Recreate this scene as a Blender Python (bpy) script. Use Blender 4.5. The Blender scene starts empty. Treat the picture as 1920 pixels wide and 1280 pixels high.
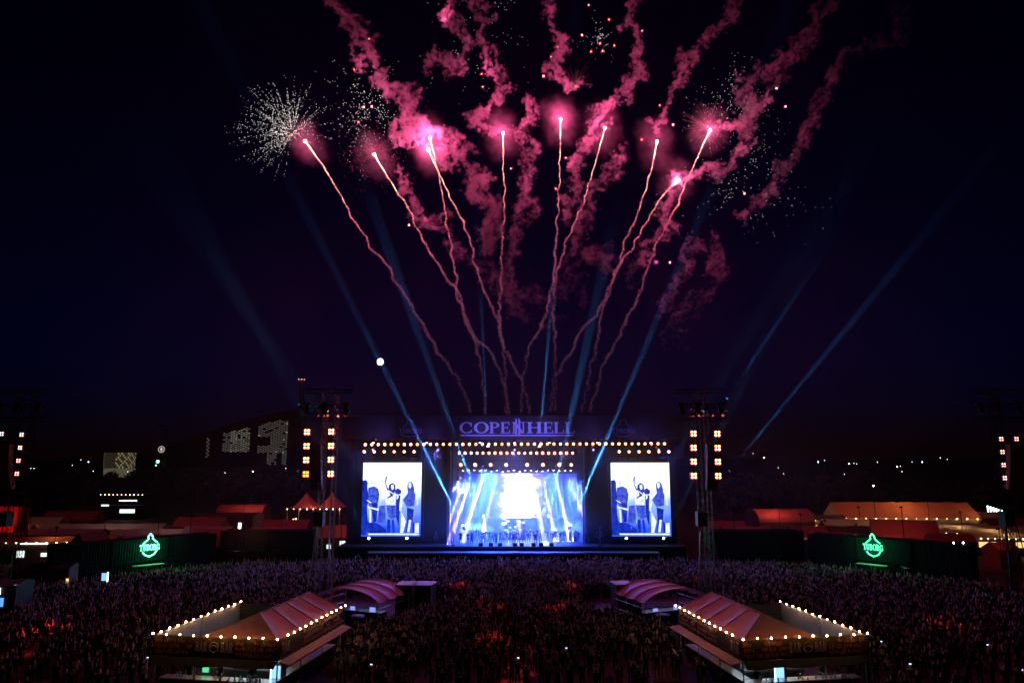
import bpy, bmesh, math, random
import numpy as np
from mathutils import Vector, Matrix, noise
random.seed(7)
sc = bpy.context.scene
C = sc.collection
R = math.radians
# ------------------------------------------------------------------ camera
F, H = 1330.0, 15.0                       # focal length in photo pixels, camera height in metres
P = math.atan(215 / F)                    # the horizon lies 215 px below the middle of the photo
cam = bpy.data.cameras.new('camera'); cam_o = bpy.data.objects.new('camera', cam); C.objects.link(cam_o)
cam.sensor_width = 36; cam.lens = F / 1920 * 36; cam.clip_end = 30000
cam_o.location = (0, 0, H); cam_o.rotation_euler = (math.pi / 2 + P, 0, 0)
sc.camera = cam_o
# ------------------------------------------------------------------ night sky, moonlight, exposure
W = bpy.data.worlds.new('World'); sc.world = W; W.use_nodes = True
wn = W.node_tree.nodes; bg = wn['Background']
sky = wn.new('ShaderNodeTexSky'); sky.sky_type = 'NISHITA'; sky.sun_disc = False
sky.sun_elevation = R(-5.0); sky.sun_rotation = R(0); sky.altitude = 0; sky.air_density = 1.0; sky.dust_density = 0; sky.ozone_density = 10
W.node_tree.links.new(sky.outputs[0], bg.inputs[0]); bg.inputs[1].default_value = 0.22
sun = bpy.data.lights.new('moonlight', 'SUN'); sun.energy = .004; sun.angle = R(.5); sun.color = (.8, .88, 1)
sun_o = bpy.data.objects.new('moonlight', sun); C.objects.link(sun_o)
sc.view_settings.view_transform = 'Standard'; sc.view_settings.look = 'None'
sc.view_settings.exposure = 0; sc.view_settings.gamma = 1
cy = sc.cycles
cy.use_denoising = True; cy.use_adaptive_sampling = True; cy.adaptive_threshold = .02; cy.adaptive_min_samples = 48; cy.max_bounces = 5; cy.diffuse_bounces = 2; cy.glossy_bounces = 2; cy.transmission_bounces = 2
cy.volume_bounces = 0; cy.transparent_max_bounces = 8; cy.sample_clamp_indirect = 4; cy.sample_clamp_direct = 0
cy.volume_step_rate = 4.0; cy.volume_max_steps = 96; cy.caustics_reflective = False; cy.caustics_refractive = False
# ------------------------------------------------------------------ pixels to places
def at(x, y, Y):
    d = Vector((x - 960, F * math.cos(P) - (640 - y) * math.sin(P), F * math.sin(P) + (640 - y) * math.cos(P)))
    return Vector((0, 0, H)) + d * (Y / d.y)
def gnd(x, y, z=0.0):
    d = at(x, y, 1.0) - Vector((0, 0, H))
    return Vector((0, 0, H)) + d * ((z - H) / d.z)
def sx(x, Y, y=950): return at(x, y, Y).x
def sz(y, Y): return at(960, y, Y).z
sun_o.rotation_euler = (-(at(713, 678, 100) - Vector((0, 0, H)))).to_track_quat('-Z', 'Y').to_euler()
# ------------------------------------------------------------------ materials
MATS = {}
def pm(name, col, rough=.7, metal=0.0, var=.25, scale=3.0, bump=0.0, trans=0.0, spec=.5):
    if name in MATS: return MATS[name]
    m = bpy.data.materials.new(name); m.use_nodes = True; nt = m.node_tree; b = nt.nodes['Principled BSDF']
    b.inputs['Roughness'].default_value = rough; b.inputs['Metallic'].default_value = metal; b.inputs['Specular IOR Level'].default_value = spec
    tc = nt.nodes.new('ShaderNodeTexCoord'); nz = nt.nodes.new('ShaderNodeTexNoise'); nz.inputs['Scale'].default_value = scale; nz.inputs['Detail'].default_value = 5
    nt.links.new(tc.outputs['Object'], nz.inputs['Vector'])
    mx = nt.nodes.new('ShaderNodeMix'); mx.data_type = 'RGBA'
    mx.inputs[6].default_value = (*[c * (1 - var) for c in col], 1); mx.inputs[7].default_value = (*[min(1, c * (1 + var)) for c in col], 1)
    nt.links.new(nz.outputs[0], mx.inputs[0]); nt.links.new(mx.outputs[2], b.inputs['Base Color'])
    if bump:
        bp = nt.nodes.new('ShaderNodeBump'); bp.inputs['Strength'].default_value = bump; nt.links.new(nz.outputs[0], bp.inputs['Height']); nt.links.new(bp.outputs[0], b.inputs['Normal'])
    if trans:                              # thin cloth that lets some light through
        tr = nt.nodes.new('ShaderNodeBsdfTranslucent'); nt.links.new(mx.outputs[2], tr.inputs[0])
        ms = nt.nodes.new('ShaderNodeMixShader'); ms.inputs[0].default_value = trans
        nt.links.new(b.outputs[0], ms.inputs[1]); nt.links.new(tr.outputs[0], ms.inputs[2]); nt.links.new(ms.outputs[0], nt.nodes['Material Output'].inputs[0])
    MATS[name] = m; return m
def uneven(m, lo=.35, hi=1.25):            # lamps of one kind never burn equally bright
    nt = m.node_tree; e = [n for n in nt.nodes if n.type == 'EMISSION'][0]; s = e.inputs[1].default_value; oi = nt.nodes.new('ShaderNodeObjectInfo'); mr = nt.nodes.new('ShaderNodeMapRange'); mr.inputs[3].default_value = s * lo; mr.inputs[4].default_value = s * hi
    nt.links.new(oi.outputs['Random'], mr.inputs[0]); nt.links.new(mr.outputs[0], e.inputs[1]); return m
def em(name, col, s, lit=True):
    if name in MATS: return MATS[name]
    m = bpy.data.materials.new(name); m.use_nodes = True; nt = m.node_tree; nt.nodes.clear()
    o = nt.nodes.new('ShaderNodeOutputMaterial'); e = nt.nodes.new('ShaderNodeEmission'); e.inputs[0].default_value = (*col, 1); e.inputs[1].default_value = s
    nt.links.new(e.outputs[0], o.inputs[0]); MATS[name] = m
    if not lit: m.cycles.emission_sampling = 'NONE'   # too faint to light anything: not sampled as a lamp
    return m
black = pm('black_steel', (.018, .018, .02), .45, .6)
alu = pm('aluminium_truss', (.45, .45, .47), .35, .9, .15)
cloth_black = pm('black_stage_cloth', (.012, .012, .016), .9)
# ------------------------------------------------------------------ mesh helper
class MB:
    def __init__(s): s.v = []; s.f = []; s.m = []; s.mi = 0
    def add(s, vs, fs):
        o = len(s.v); s.v += [tuple(v) for v in vs]; s.f += [tuple(i + o for i in f) for f in fs]; s.m += [s.mi] * len(fs); return s
    def box(s, c, d, rot=None):
        c = Vector(c); vs = [Vector((x * d[0] / 2, y * d[1] / 2, z * d[2] / 2)) for x in (-1, 1) for y in (-1, 1) for z in (-1, 1)]
        if rot is not None: vs = [rot @ v for v in vs]
        return s.add([c + v for v in vs], [(0, 1, 3, 2), (4, 6, 7, 5), (0, 4, 5, 1), (2, 3, 7, 6), (0, 2, 6, 4), (1, 5, 7, 3)])
    def span(s, a, b): return s.box([(p + q) / 2 for p, q in zip(a, b)], [abs(q - p) for p, q in zip(a, b)])
    def rod(s, a, b, r, n=5, r2=None):
        a, b = Vector(a), Vector(b); d = (b - a)
        if d.length < 1e-6: return s
        q = d.to_track_quat('Z', 'Y'); r2 = r if r2 is None else r2
        vs = [a + q @ Vector((r * math.cos(2 * math.pi * i / n), r * math.sin(2 * math.pi * i / n), 0)) for i in range(n)]
        vs += [b + q @ Vector((r2 * math.cos(2 * math.pi * i / n), r2 * math.sin(2 * math.pi * i / n), 0)) for i in range(n)]
        return s.add(vs, [(i, (i + 1) % n, n + (i + 1) % n, n + i) for i in range(n)] + [tuple(range(n - 1, -1, -1)), tuple(range(n, 2 * n))])
    def tube(s, pts, r, n=5):
        for a, b in zip(pts[:-1], pts[1:]): s.rod(a, b, r, n)
        return s
    def prism(s, poly, a, b):              # poly in the xz plane, from y=a (front) to y=b
        n = len(poly); vs = [(x, a, z) for x, z in poly] + [(x, b, z) for x, z in poly]
        return s.add(vs, [tuple(range(n)), tuple(range(2 * n - 1, n - 1, -1))] + [(i, n + i, n + (i + 1) % n, (i + 1) % n) for i in range(n)])
    def ball(s, c, r, seg=8, rings=5, sq=(1, 1, 1)):
        c = Vector(c); vs = [c + Vector((0, 0, -r * sq[2]))]
        for j in range(1, rings):
            t = math.pi * j / rings
            for i in range(seg):
                p = 2 * math.pi * i / seg; vs.append(c + Vector((r * sq[0] * math.sin(t) * math.cos(p), r * sq[1] * math.sin(t) * math.sin(p), -r * sq[2] * math.cos(t))))
        vs.append(c + Vector((0, 0, r * sq[2]))); fs = []; L = len(vs) - 1
        for i in range(seg):
            k = (i + 1) % seg; fs.append((0, 1 + k, 1 + i)); b = 1 + (rings - 2) * seg; fs.append((b + i, b + k, L))
            for j in range(rings - 2): fs.append((1 + j * seg + i, 1 + j * seg + k, 1 + (j + 1) * seg + k, 1 + (j + 1) * seg + i))
        return s.add(vs, fs)
    def octa(s, c, r):
        c = Vector(c); vs = [c + Vector(d) * r for d in ((1, 0, 0), (-1, 0, 0), (0, 1, 0), (0, -1, 0), (0, 0, 1), (0, 0, -1))]
        return s.add(vs, [(0, 2, 4), (2, 1, 4), (1, 3, 4), (3, 0, 4), (2, 0, 5), (1, 2, 5), (3, 1, 5), (0, 3, 5)])
    def truss(s, a, b, w=.5, r=.035, step=None, up=Vector((0, 0, 1))):   # square lattice beam
        a, b = Vector(a), Vector(b); d = (b - a).normalized()
        u = up if abs(d.dot(up)) < .9 else Vector((0, 1, 0)); e = d.cross(u).normalized(); g = e.cross(d)
        cs = [(e * i + g * j) * (w / 2) for i, j in ((-1, -1), (1, -1), (1, 1), (-1, 1))]
        for c in cs: s.rod(a + c, b + c, r, 4)
        n = max(1, round((b - a).length / (step or w * 1.4)))
        for k in range(n):
            p, q = a.lerp(b, k / n), a.lerp(b, (k + 1) / n)
            for i in range(4): s.rod(p + cs[i if k % 2 else (i + 1) % 4], q + cs[(i + 1) % 4 if k % 2 else i], r * .6, 3)
        return s
    def build(s, name, mat, parent=None, smooth=False):
        off = Vector()
        p = parent
        while p: off += p.location; p = p.parent
        me = bpy.data.meshes.new(name); me.from_pydata([tuple(Vector(v) - off) for v in s.v], [], s.f)
        for m in (mat if isinstance(mat, (list, tuple)) else [mat]): me.materials.append(m)
        me.polygons.foreach_set('material_index', s.m)
        if smooth: me.polygons.foreach_set('use_smooth', [True] * len(s.f))
        me.validate(); me.update()
        o = bpy.data.objects.new(name, me); C.objects.link(o)
        if parent: o.parent = parent
        return o
def tag(o, label, cat=None, group=None, kind=None):
    o['label'] = label
    if cat: o['category'] = cat
    if group: o['group'] = group
    if kind: o['kind'] = kind
    return o
def thing(name, label, cat, loc=(0, 0, 0), group=None, rz=0):
    o = bpy.data.objects.new(name, None); C.objects.link(o); o.location = loc; o.rotation_euler = (0, 0, rz); o.empty_display_size = .3
    return tag(o, label, cat, group)
def copy_tree(o, parent=None):
    c = o.copy(); C.objects.link(c); c.parent = parent
    for ch in list(o.children): copy_tree(ch, c)
    return c
def struct(o, label=None):
    o['kind'] = 'structure'
    if label: o['label'] = label
    return o
def lamp(kind, loc, col, energy, target=None, ang=None, size=.1, parent=None, name='lamp_light', blend=.3):
    l = bpy.data.lights.new(name, kind); l.energy = energy; l.color = col; l.shadow_soft_size = size
    if kind == 'SPOT': l.spot_size = R(ang); l.spot_blend = blend
    o = bpy.data.objects.new(name, l); C.objects.link(o); o.location = loc
    if target is not None: o.rotation_euler = (Vector(target) - Vector(loc)).to_track_quat('-Z', 'Y').to_euler()
    return o
# ------------------------------------------------------------------ lettering: roman capitals from strokes
def ring(cx, cy, rx, ry, tx, ty, a0, a1, n=18):
    out = []
    for i in range(n):
        q = []
        for a, k in ((i, 0), (i + 1, 0), (i + 1, 1), (i, 1)):
            t = R(a0 + (a1 - a0) * a / n); q.append((cx + (rx - tx * k) * math.cos(t), cy + (ry - ty * k) * math.sin(t)))
        out.append(q)
    return out
def bar(x0, x1, y0, y1): return [[(x0, y0), (x1, y0), (x1, y1), (x0, y1)]]
def stem(x, w=.2, a=.1): return bar(x, x + w, .04, .96) + bar(x - a, x + w + a, 0, .07) + bar(x - a, x + w + a, .93, 1)
GL = {
 'C': lambda: ring(.5, .5, .5, .5, .2, .07, 48, 312) + bar(.78, .86, .62, .95) + bar(.8, .88, .06, .3),
 'G': lambda: ring(.5, .5, .5, .5, .2, .07, 48, 330) + bar(.78, .86, .62, .95) + bar(.72, .92, .05, .42) + bar(.6, 1, .38, .45),
 'O': lambda: ring(.5, .5, .5, .5, .2, .07, 0, 360, 26),
 'P': lambda: stem(.12, .24) + ring(.36, .73, .6, .27, .24, .07, -90, 90),
 'R': lambda: stem(.1, .22) + ring(.32, .74, .52, .26, .22, .07, -90, 90) + [[(.4, .5), (.62, .5), (1, 0), (.74, 0)]],
 'B': lambda: stem(.1, .22) + ring(.32, .75, .5, .25, .2, .07, -90, 90) + ring(.32, .27, .62, .27, .22, .07, -90, 90),
 'E': lambda: stem(.12, .26) + bar(.3, .92, .93, 1) + bar(.3, .98, 0, .07) + bar(.34, .76, .47, .54) + bar(.84, .92, .74, .96) + bar(.89, .98, .03, .28) + bar(.7, .77, .38, .64),
 'L': lambda: stem(.12, .26) + bar(.3, .98, 0, .07) + bar(.88, .98, .03, .32),
 'H': lambda: stem(.1, .2) + stem(.7, .2) + bar(.28, .72, .47, .55),
 'N': lambda: bar(.1, .2, .03, .97) + bar(.82, .92, .03, .97) + bar(0, .3, 0, .06) + bar(.68, 1, .94, 1) + bar(0, .2, .94, 1) + [[(.08, 1), (.3, 1), (.92, 0), (.72, 0)]],
 'T': lambda: bar(.4, .62, .03, .97) + bar(.25, .77, 0, .07) + bar(.02, .98, .93, 1) + bar(.02, .1, .72, .96) + bar(.9, .98, .72, .96),
 'U': lambda: bar(.1, .3, .3, .97) + bar(.74, .84, .3, .97) + bar(0, .42, .93, 1) + bar(.62, .96, .93, 1) + ring(.47, .32, .37, .32, .2, .08, 180, 360),
 'A': lambda: [[(.0, 0), (.22, 0), (.56, 1), (.42, 1)], [(.78, 0), (1, 0), (.6, 1), (.44, 1)]] + bar(.24, .76, .26, .38),
}
SANS = {'B': lambda: bar(.1, .34, 0, 1) + ring(.3, .74, .55, .26, .22, .12, -90, 90) + ring(.3, .28, .62, .28, .24, .12, -90, 90),
        'A': GL['A'], 'R': lambda: bar(.1, .34, 0, 1) + ring(.3, .72, .6, .28, .24, .12, -90, 90) + [[(.36, .5), (.6, .5), (1, 0), (.72, 0)]]}
def letters(word, x0, x1, z0, z1, y, depth, mb=None, font=GL, gap=.08, widths=None):
    n = len(word); w = (x1 - x0) / (n + gap * (n - 1)); mbs = []
    for i, ch in enumerate(word):
        m = mb or MB(); a, b = widths[i] if widths else (x0 + i * w * (1 + gap), x0 + i * w * (1 + gap) + w)
        for k, poly in enumerate(font[ch]()):
            m.prism([(a + u * (b - a), z0 + v * (z1 - z0)) for u, v in poly], y - .0006 * k, y + depth)
        mbs.append(m)
    return mbs
# ------------------------------------------------------------------ ground
gm = pm('trodden_ground', (.045, .032, .024), .95, 0, .5, .6, .4)
g = MB(); g.add([(-2500, -60, 0), (2500, -60, 0), (2500, 4000, 0), (-2500, 4000, 0)], [(0, 1, 2, 3)])
struct(g.build('ground', gm), 'bare trodden festival ground')
# moon far behind the stage
mo = MB(); mo.ball((0, 0, 0), 9000 * math.tan(R(.26)), 24, 14, (1, 1, 1.07))
moon = mo.build('moon', em('moon_face', (1, .98, .93), 3.2), smooth=True); moon.location = at(713, 678, 9000)
tag(moon, 'small bright white moon low above the stage, left of centre', 'moon')
# ================================================================== MAIN STAGE
YS = 104.0
stage = thing('concert_stage', 'huge black festival stage with blue light, centre of the picture', 'stage', (0, YS, 0))
def X(px, Y=YS): return sx(px, Y)
def Z(py, Y=YS): return sz(py, Y)
ZD = Z(1023, 103)                          # deck height
d = MB(); d.span((X(640), 102.6, ZD - .25), (X(1280), 124, ZD)); d.build('deck', pm('deck_boards', (.10, .10, .12), .35, 0, .3, 1.5), stage)
d = MB()
for i in range(24):
    a = X(640) + (X(1280) - X(640)) * i / 24; b = X(640) + (X(1280) - X(640)) * (i + 1) / 24
    d.span((a + .02, 102.75 + .03 * (i % 2), 0), (b - .02, 102.9, ZD - .27))
d.build('deck_skirt', cloth_black, stage)
# lower apron in front, lit strip
d = MB(); d.span((X(700), 100.4, ZD - .75), (X(1225), 102.5, ZD - .6)); d.build('apron', pm('apron_grey', (.16, .15, .2), .5), stage)
for s, (a, b) in enumerate(((648, 838), (1102, 1272))):
    w = MB(); w.span((X(a), 105.6, 0.02), (X(b), 106.0, Z(826))); w.build('wing_cloth', cloth_black, stage)
    w = MB(); xx = X(b if s == 0 else a); w.span((xx - .15, 106.1, ZD), (xx + .15, 122.8, Z(826))); w.build('side_drape', cloth_black, stage)
d = MB(); d.span((X(640), 123, 0.02), (X(1280), 123.4, Z(790))); d.build('back_wall', cloth_black, stage)
d = MB(); d.span((X(638), 104.2, Z(822)), (X(1282), 124.2, Z(786))); roof = d.build('roof', cloth_black, stage)
fas_m = pm('fascia_vinyl', (.02, .013, .03), .55, 0, .35, .5)
d = MB(); d.span((X(636), 103.9, Z(824)), (X(1284), 104.15, Z(779))); fascia = d.build('fascia', fas_m, stage)
let_m = pm('fascia_lettering', (.6, .6, .85), .5, 0, .1)
c4 = lambda v: X(840 + v * .1354)
wd = [(148, 345), (350, 560), (565, 715), (722, 860), (885, 1070), (1092, 1310), (1325, 1465), (1472, 1620), (1628, 1772)]
for ch, m in zip('COPENHELL', letters('COPENHELL', 0, 1, Z(812), Z(791), 103.84, .05, widths=[(c4(a), c4(b)) for a, b in wd])): m.build('letter', let_m, fascia)
m = MB()
m.prism([(c4(932), Z(814.5)), (c4(958), Z(814.5)), (c4(958), Z(787)), (c4(945), Z(785)), (c4(932), Z(783))], 103.8, 103.86)
m.prism([(c4(976), Z(814.5)), (c4(1004), Z(814.5)), (c4(1004), Z(788)), (c4(990), Z(785)), (c4(976), Z(783))], 103.8, 103.86)
m.build('flame_bars', let_m, fascia)
m = MB(); m.span((c4(165), 103.82, Z(817.2)), (c4(1752), 103.88, Z(814.8))); m.build('underline', let_m, fascia)
logo_m = pm('sponsor_print', (.3, .3, .62), .5, 0, .1)
for x0 in (744, 1150.5):
    m = MB(); letters('TUBORG', X(x0), X(x0 + 44), Z(812), Z(803), 103.85, .04, mb=m)
    pts = [(8, 801), (13, 797), (17, 793), (15, 789), (22, 787), (28, 789), (27, 793), (31, 797), (37, 801)]
    m.tube([(X(x0 + a), 103.86, Z(b)) for a, b in pts], .05, 4)
    m.tube([(X(x0 + 22 + 16 * math.cos(t)), 103.86, Z(813 + 5 * math.sin(t))) for t in [math.pi * k / 10 for k in range(11)]], .05, 4)
    m.build('sponsor_logo', logo_m, fascia)
# trusses that carry the lamps
def truss_part(a, b, w=.5): return MB().truss(a, b, w).build('truss', black, stage)
truss_part((X(676), 103.2, Z(828)), (X(1258), 103.2, Z(828)), .6)
truss_part((X(676), 103.2, Z(856)), (X(790), 103.2, Z(856)), .4)
truss_part((X(1146), 103.2, Z(856)), (X(1262), 103.2, Z(856)), .4)
truss_part((X(852, 105), 105, Z(846, 105)), (X(1086, 105), 105, Z(846, 105)), .5)
truss_part((X(852, 109), 109, Z(866, 109)), (X(1090, 109), 109, Z(866, 109)), .5)
truss_part((X(852, 112), 112, Z(876, 112)), (X(1090, 112), 112, Z(876, 112)), .5)
for px in (842, 1099):
    MB().truss((X(px), 104.8, ZD), (X(px), 104.8, Z(824)), .7).build('mast', black, stage)
for px in (656, 1265):
    MB().truss((X(px), 105, 0.02), (X(px), 105, Z(824)), .9).build('mast', black, stage)
# LED back wall: dim moving picture with a glaring centre
def led_mat():                            # wall picture, with the glow round the white panel put into its colours
    m = bpy.data.materials.new('led_wall_picture'); m.use_nodes = True; nt = m.node_tree; nt.nodes.clear(); N, L = nt.nodes.new, nt.links.new
    o, e, tc = N('ShaderNodeOutputMaterial'), N('ShaderNodeEmission'), N('ShaderNodeTexCoord')
    nz = N('ShaderNodeTexNoise'); nz.inputs['Scale'].default_value = .3; nz.inputs['Detail'].default_value = 4; nz.inputs['Distortion'].default_value = 2.2; L(tc.outputs['Object'], nz.inputs['Vector'])
    mp = N('ShaderNodeMapping'); mp.inputs['Location'].default_value = (-(X(973, 119)), 0, -(Z(935, 119) - ZD)); L(tc.outputs['Object'], mp.inputs[0])
    sc_ = N('ShaderNodeVectorMath'); sc_.operation = 'MULTIPLY'; sc_.inputs[1].default_value = (1.45, 0, .62); L(mp.outputs[0], sc_.inputs[0])
    ln = N('ShaderNodeVectorMath'); ln.operation = 'LENGTH'; L(sc_.outputs[0], ln.inputs[0])
    ad = N('ShaderNodeMath'); ad.operation = 'MULTIPLY_ADD'; ad.inputs[1].default_value = -9; L(nz.outputs[0], ad.inputs[0]); L(ln.outputs['Value'], ad.inputs[2])
    mr = N('ShaderNodeMapRange'); mr.inputs[1].default_value = -4.5; mr.inputs[2].default_value = 5.0; L(ad.outputs[0], mr.inputs[0])
    cr = N('ShaderNodeValToRGB'); cr.color_ramp.elements[0].position = 0; cr.color_ramp.elements[0].color = (3.4, 3.5, 4, 1); cr.color_ramp.elements[1].position = 1; cr.color_ramp.elements[1].color = (.01, .03, .5, 1)
    for p, c in ((.3, (1.5, 1.4, 2.8)), (.5, (.3, .24, 1.25)), (.72, (.05, .06, .75))): x = cr.color_ramp.elements.new(p); x.color = (*c, 1)
    L(mr.outputs[0], cr.inputs[0]); L(cr.outputs[0], e.inputs[0]); e.inputs[1].default_value = 1.5; L(e.outputs[0], o.inputs[0]); return m
lw = thing('led_wall', 'wide blue and violet LED wall at the back of the stage', 'screen', (0, 119, ZD))
d = MB(); d.span((X(868, 119), 119.05, Z(971, 119)), (X(1088, 119), 119.4, Z(885, 119))); d.build('frame', black, lw)
d = MB(); d.span((X(870, 119), 118.98, Z(970, 119)), (X(1086, 119), 119.04, Z(887, 119))); d.build('picture', led_mat(), lw)
lc = thing('led_panel', 'glaring white LED panel in the middle of the stage', 'screen', (0, 118.6, ZD))
d = MB(); d.span((X(946, 118.6), 118.66, Z(971, 118.6)), (X(998, 118.6), 118.9, Z(902, 118.6))); d.build('frame', black, lc)
d = MB(); d.span((X(947, 118.6), 118.58, Z(970, 118.6)), (X(997, 118.6), 118.65, Z(903, 118.6))); d.build('picture', em('led_white', (.9, .94, 1), 9.0), lc)
# ------------------------------------------------------------------ big side screens
def screen_bg():
    m = bpy.data.materials.new('screen_picture'); m.use_nodes = True; nt = m.node_tree; nt.nodes.clear()
    o = nt.nodes.new('ShaderNodeOutputMaterial'); e = nt.nodes.new('ShaderNodeEmission'); tc = nt.nodes.new('ShaderNodeTexCoord')
    sp = nt.nodes.new('ShaderNodeSeparateXYZ'); nz = nt.nodes.new('ShaderNodeTexNoise'); nz.inputs['Scale'].default_value = .35; ad = nt.nodes.new('ShaderNodeMath'); ad.operation = 'MULTIPLY_ADD'; ad.inputs[1].default_value = .35
    cr = nt.nodes.new('ShaderNodeValToRGB'); cr.color_ramp.elements[0].position = .3; cr.color_ramp.elements[0].color = (.015, .07, .95, 1); cr.color_ramp.elements[1].position = .85; cr.color_ramp.elements[1].color = (.85, .97, 1.05, 1)
    x = cr.color_ramp.elements.new(.62); x.color = (.22, .36, 1, 1)
    nt.links.new(tc.outputs['Generated'], sp.inputs[0]); nt.links.new(tc.outputs['Object'], nz.inputs[0]); nt.links.new(nz.outputs[0], ad.inputs[0]); nt.links.new(sp.outputs['Z'], ad.inputs[2])
    nt.links.new(ad.outputs[0], cr.inputs[0]); nt.links.new(cr.outputs[0], e.inputs[0]); e.inputs[1].default_value = 1.75; nt.links.new(e.outputs[0], o.inputs[0]); return m
def screen_tone(name, a, b, st, scale=1.6):
    m = em(name, a, st); nt = m.node_tree; e = [n for n in nt.nodes if n.type == 'EMISSION'][0]; tc = nt.nodes.new('ShaderNodeTexCoord'); nz = nt.nodes.new('ShaderNodeTexNoise'); nz.inputs['Scale'].default_value = scale; nz.inputs['Detail'].default_value = 6; nz.inputs['Roughness'].default_value = .7
    cr = nt.nodes.new('ShaderNodeValToRGB'); cr.color_ramp.elements[0].position = .4; cr.color_ramp.elements[0].color = (*a, 1); cr.color_ramp.elements[1].position = .66; cr.color_ramp.elements[1].color = (*b, 1)
    nt.links.new(tc.outputs['Object'], nz.inputs[0]); nt.links.new(nz.outputs[0], cr.inputs[0]); nt.links.new(cr.outputs[0], e.inputs[0]); return m
sbg = screen_bg(); s_deep = screen_tone('screen_deep_blue', (.001, .008, .3), (.01, .06, .8), 1.0); s_mid = screen_tone('screen_mid_blue', (.01, .035, .6), (.13, .22, 1), 1.0); s_wht = screen_tone('screen_white', (.9, .95, 1), (.45, .55, 1), 1.35)
FIG = [(0, [(148, 950), (400, 990), (550, 1080), (560, 1165), (148, 1165)]),
 (0, [(148, 345), (205, 335), (232, 380), (225, 450), (245, 560), (330, 650), (300, 690), (245, 670), (230, 760), (250, 1000), (148, 1100)]),
 (2, [(250, 345), (285, 325), (315, 365), (310, 430), (270, 445)]), (1, [(240, 455), (330, 432), (400, 470), (425, 560), (410, 660), (390, 720), (380, 950), (330, 980), (270, 980), (265, 760), (240, 650)]),
 (0, [(310, 680), (400, 690), (390, 960), (335, 985)]), (2, [(265, 770), (300, 790), (305, 975), (275, 980)]),
 (2, [(230, 720), (280, 745), (425, 772), (400, 800), (270, 765), (250, 770)]), (2, [(210, 640), (240, 645), (300, 680), (285, 690)]),
 (0, [(508, 330), (522, 290), (550, 270), (532, 330), (527, 400), (572, 488), (550, 500), (512, 400)]),
 (0, [(565, 480), (575, 410), (625, 380), (675, 410), (682, 480), (655, 560), (590, 525)]), (2, [(608, 412), (650, 410), (656, 470), (625, 492), (606, 450)]),
 (2, [(520, 530), (590, 500), (660, 550), (690, 620), (680, 740), (540, 740), (520, 620)]), (0, [(590, 520), (650, 560), (640, 580), (560, 620), (540, 615), (600, 570)]),
 (1, [(535, 715), (690, 720), (700, 900), (625, 930), (570, 880)]), (0, [(560, 930), (610, 940), (610, 1130), (560, 1130)]), (0, [(630, 940), (665, 930), (690, 1120), (650, 1130)]),
 (0, [(668, 500), (720, 458), (778, 500), (770, 540), (720, 565), (680, 545)]), (0, [(690, 570), (760, 570), (760, 800), (745, 1040), (700, 900)]), (2, [(700, 560), (725, 550), (735, 600), (705, 640)]),
 (1, [(870, 420), (885, 372), (932, 360), (965, 400), (990, 500), (950, 520), (870, 500)]), (2, [(890, 385), (928, 375), (940, 430), (915, 470), (890, 445)]),
 (1, [(860, 480), (960, 465), (1005, 560), (990, 730), (870, 745), (800, 640)]), (2, [(870, 420), (840, 500), (765, 570), (752, 700), (750, 800), (782, 812), (800, 640), (880, 540)]),
 (0, [(870, 750), (985, 780), (965, 960), (905, 1130), (868, 1120), (880, 950)]), (2, [(785, 820), (830, 900), (862, 960), (820, 1130), (772, 1130)]), (2, [(910, 935), (948, 940), (922, 1120), (884, 1120)]),
 (2, [(1000, 480), (1040, 500), (1050, 720), (1030, 720)]), (0, [(965, 960), (1010, 1000), (1000, 1130), (970, 1130)]), (2, [(1005, 985), (1070, 985), (1070, 1130), (1005, 1130)]),
 (2, [(260, 1140), (1075, 1140), (1075, 1165), (270, 1162)]), (1, [(430, 730), (520, 720), (540, 990), (400, 985)])]
def side_screen(x0, x1, label):
    t = thing('video_screen', label, 'screen', (X((x0 + x1) / 2), 104.6, Z(1012)), 'big side screens')
    a, b, lo, hi = X(x0), X(x1), Z(1006), Z(867)
    m = MB(); m.span((a - .35, 104.75, lo - .5), (b + .35, 105.4, hi + .35)); m.build('frame', black, t)
    m = MB(); m.span((a, 104.66, lo), (b, 104.74, hi)); m.build('picture', sbg, t)
    m = MB()
    for k, (mi, poly) in enumerate(FIG):
        m.mi = mi; m.prism([(a + (u - 148) / 947 * (b - a), hi - (v - 75) / 1110 * (hi - lo)) for u, v in poly], 104.64 - .0012 * k, 104.655)
    m.build('musicians_in_picture', [s_deep, s_mid, s_wht], t)
    for i in range(3): m = MB(); m.rod((a + (b - a) * (.2 + .3 * i), 105.0, hi + .35), (a + (b - a) * (.2 + .3 * i), 105.0, Z(852)), .04); m.build('hanger', black, t)
    return t
side_screen(677, 788, 'big white and blue video screen of musicians, left of the stage opening')
side_screen(1148, 1259, 'big white and blue video screen of musicians, right of the stage opening')
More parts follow.
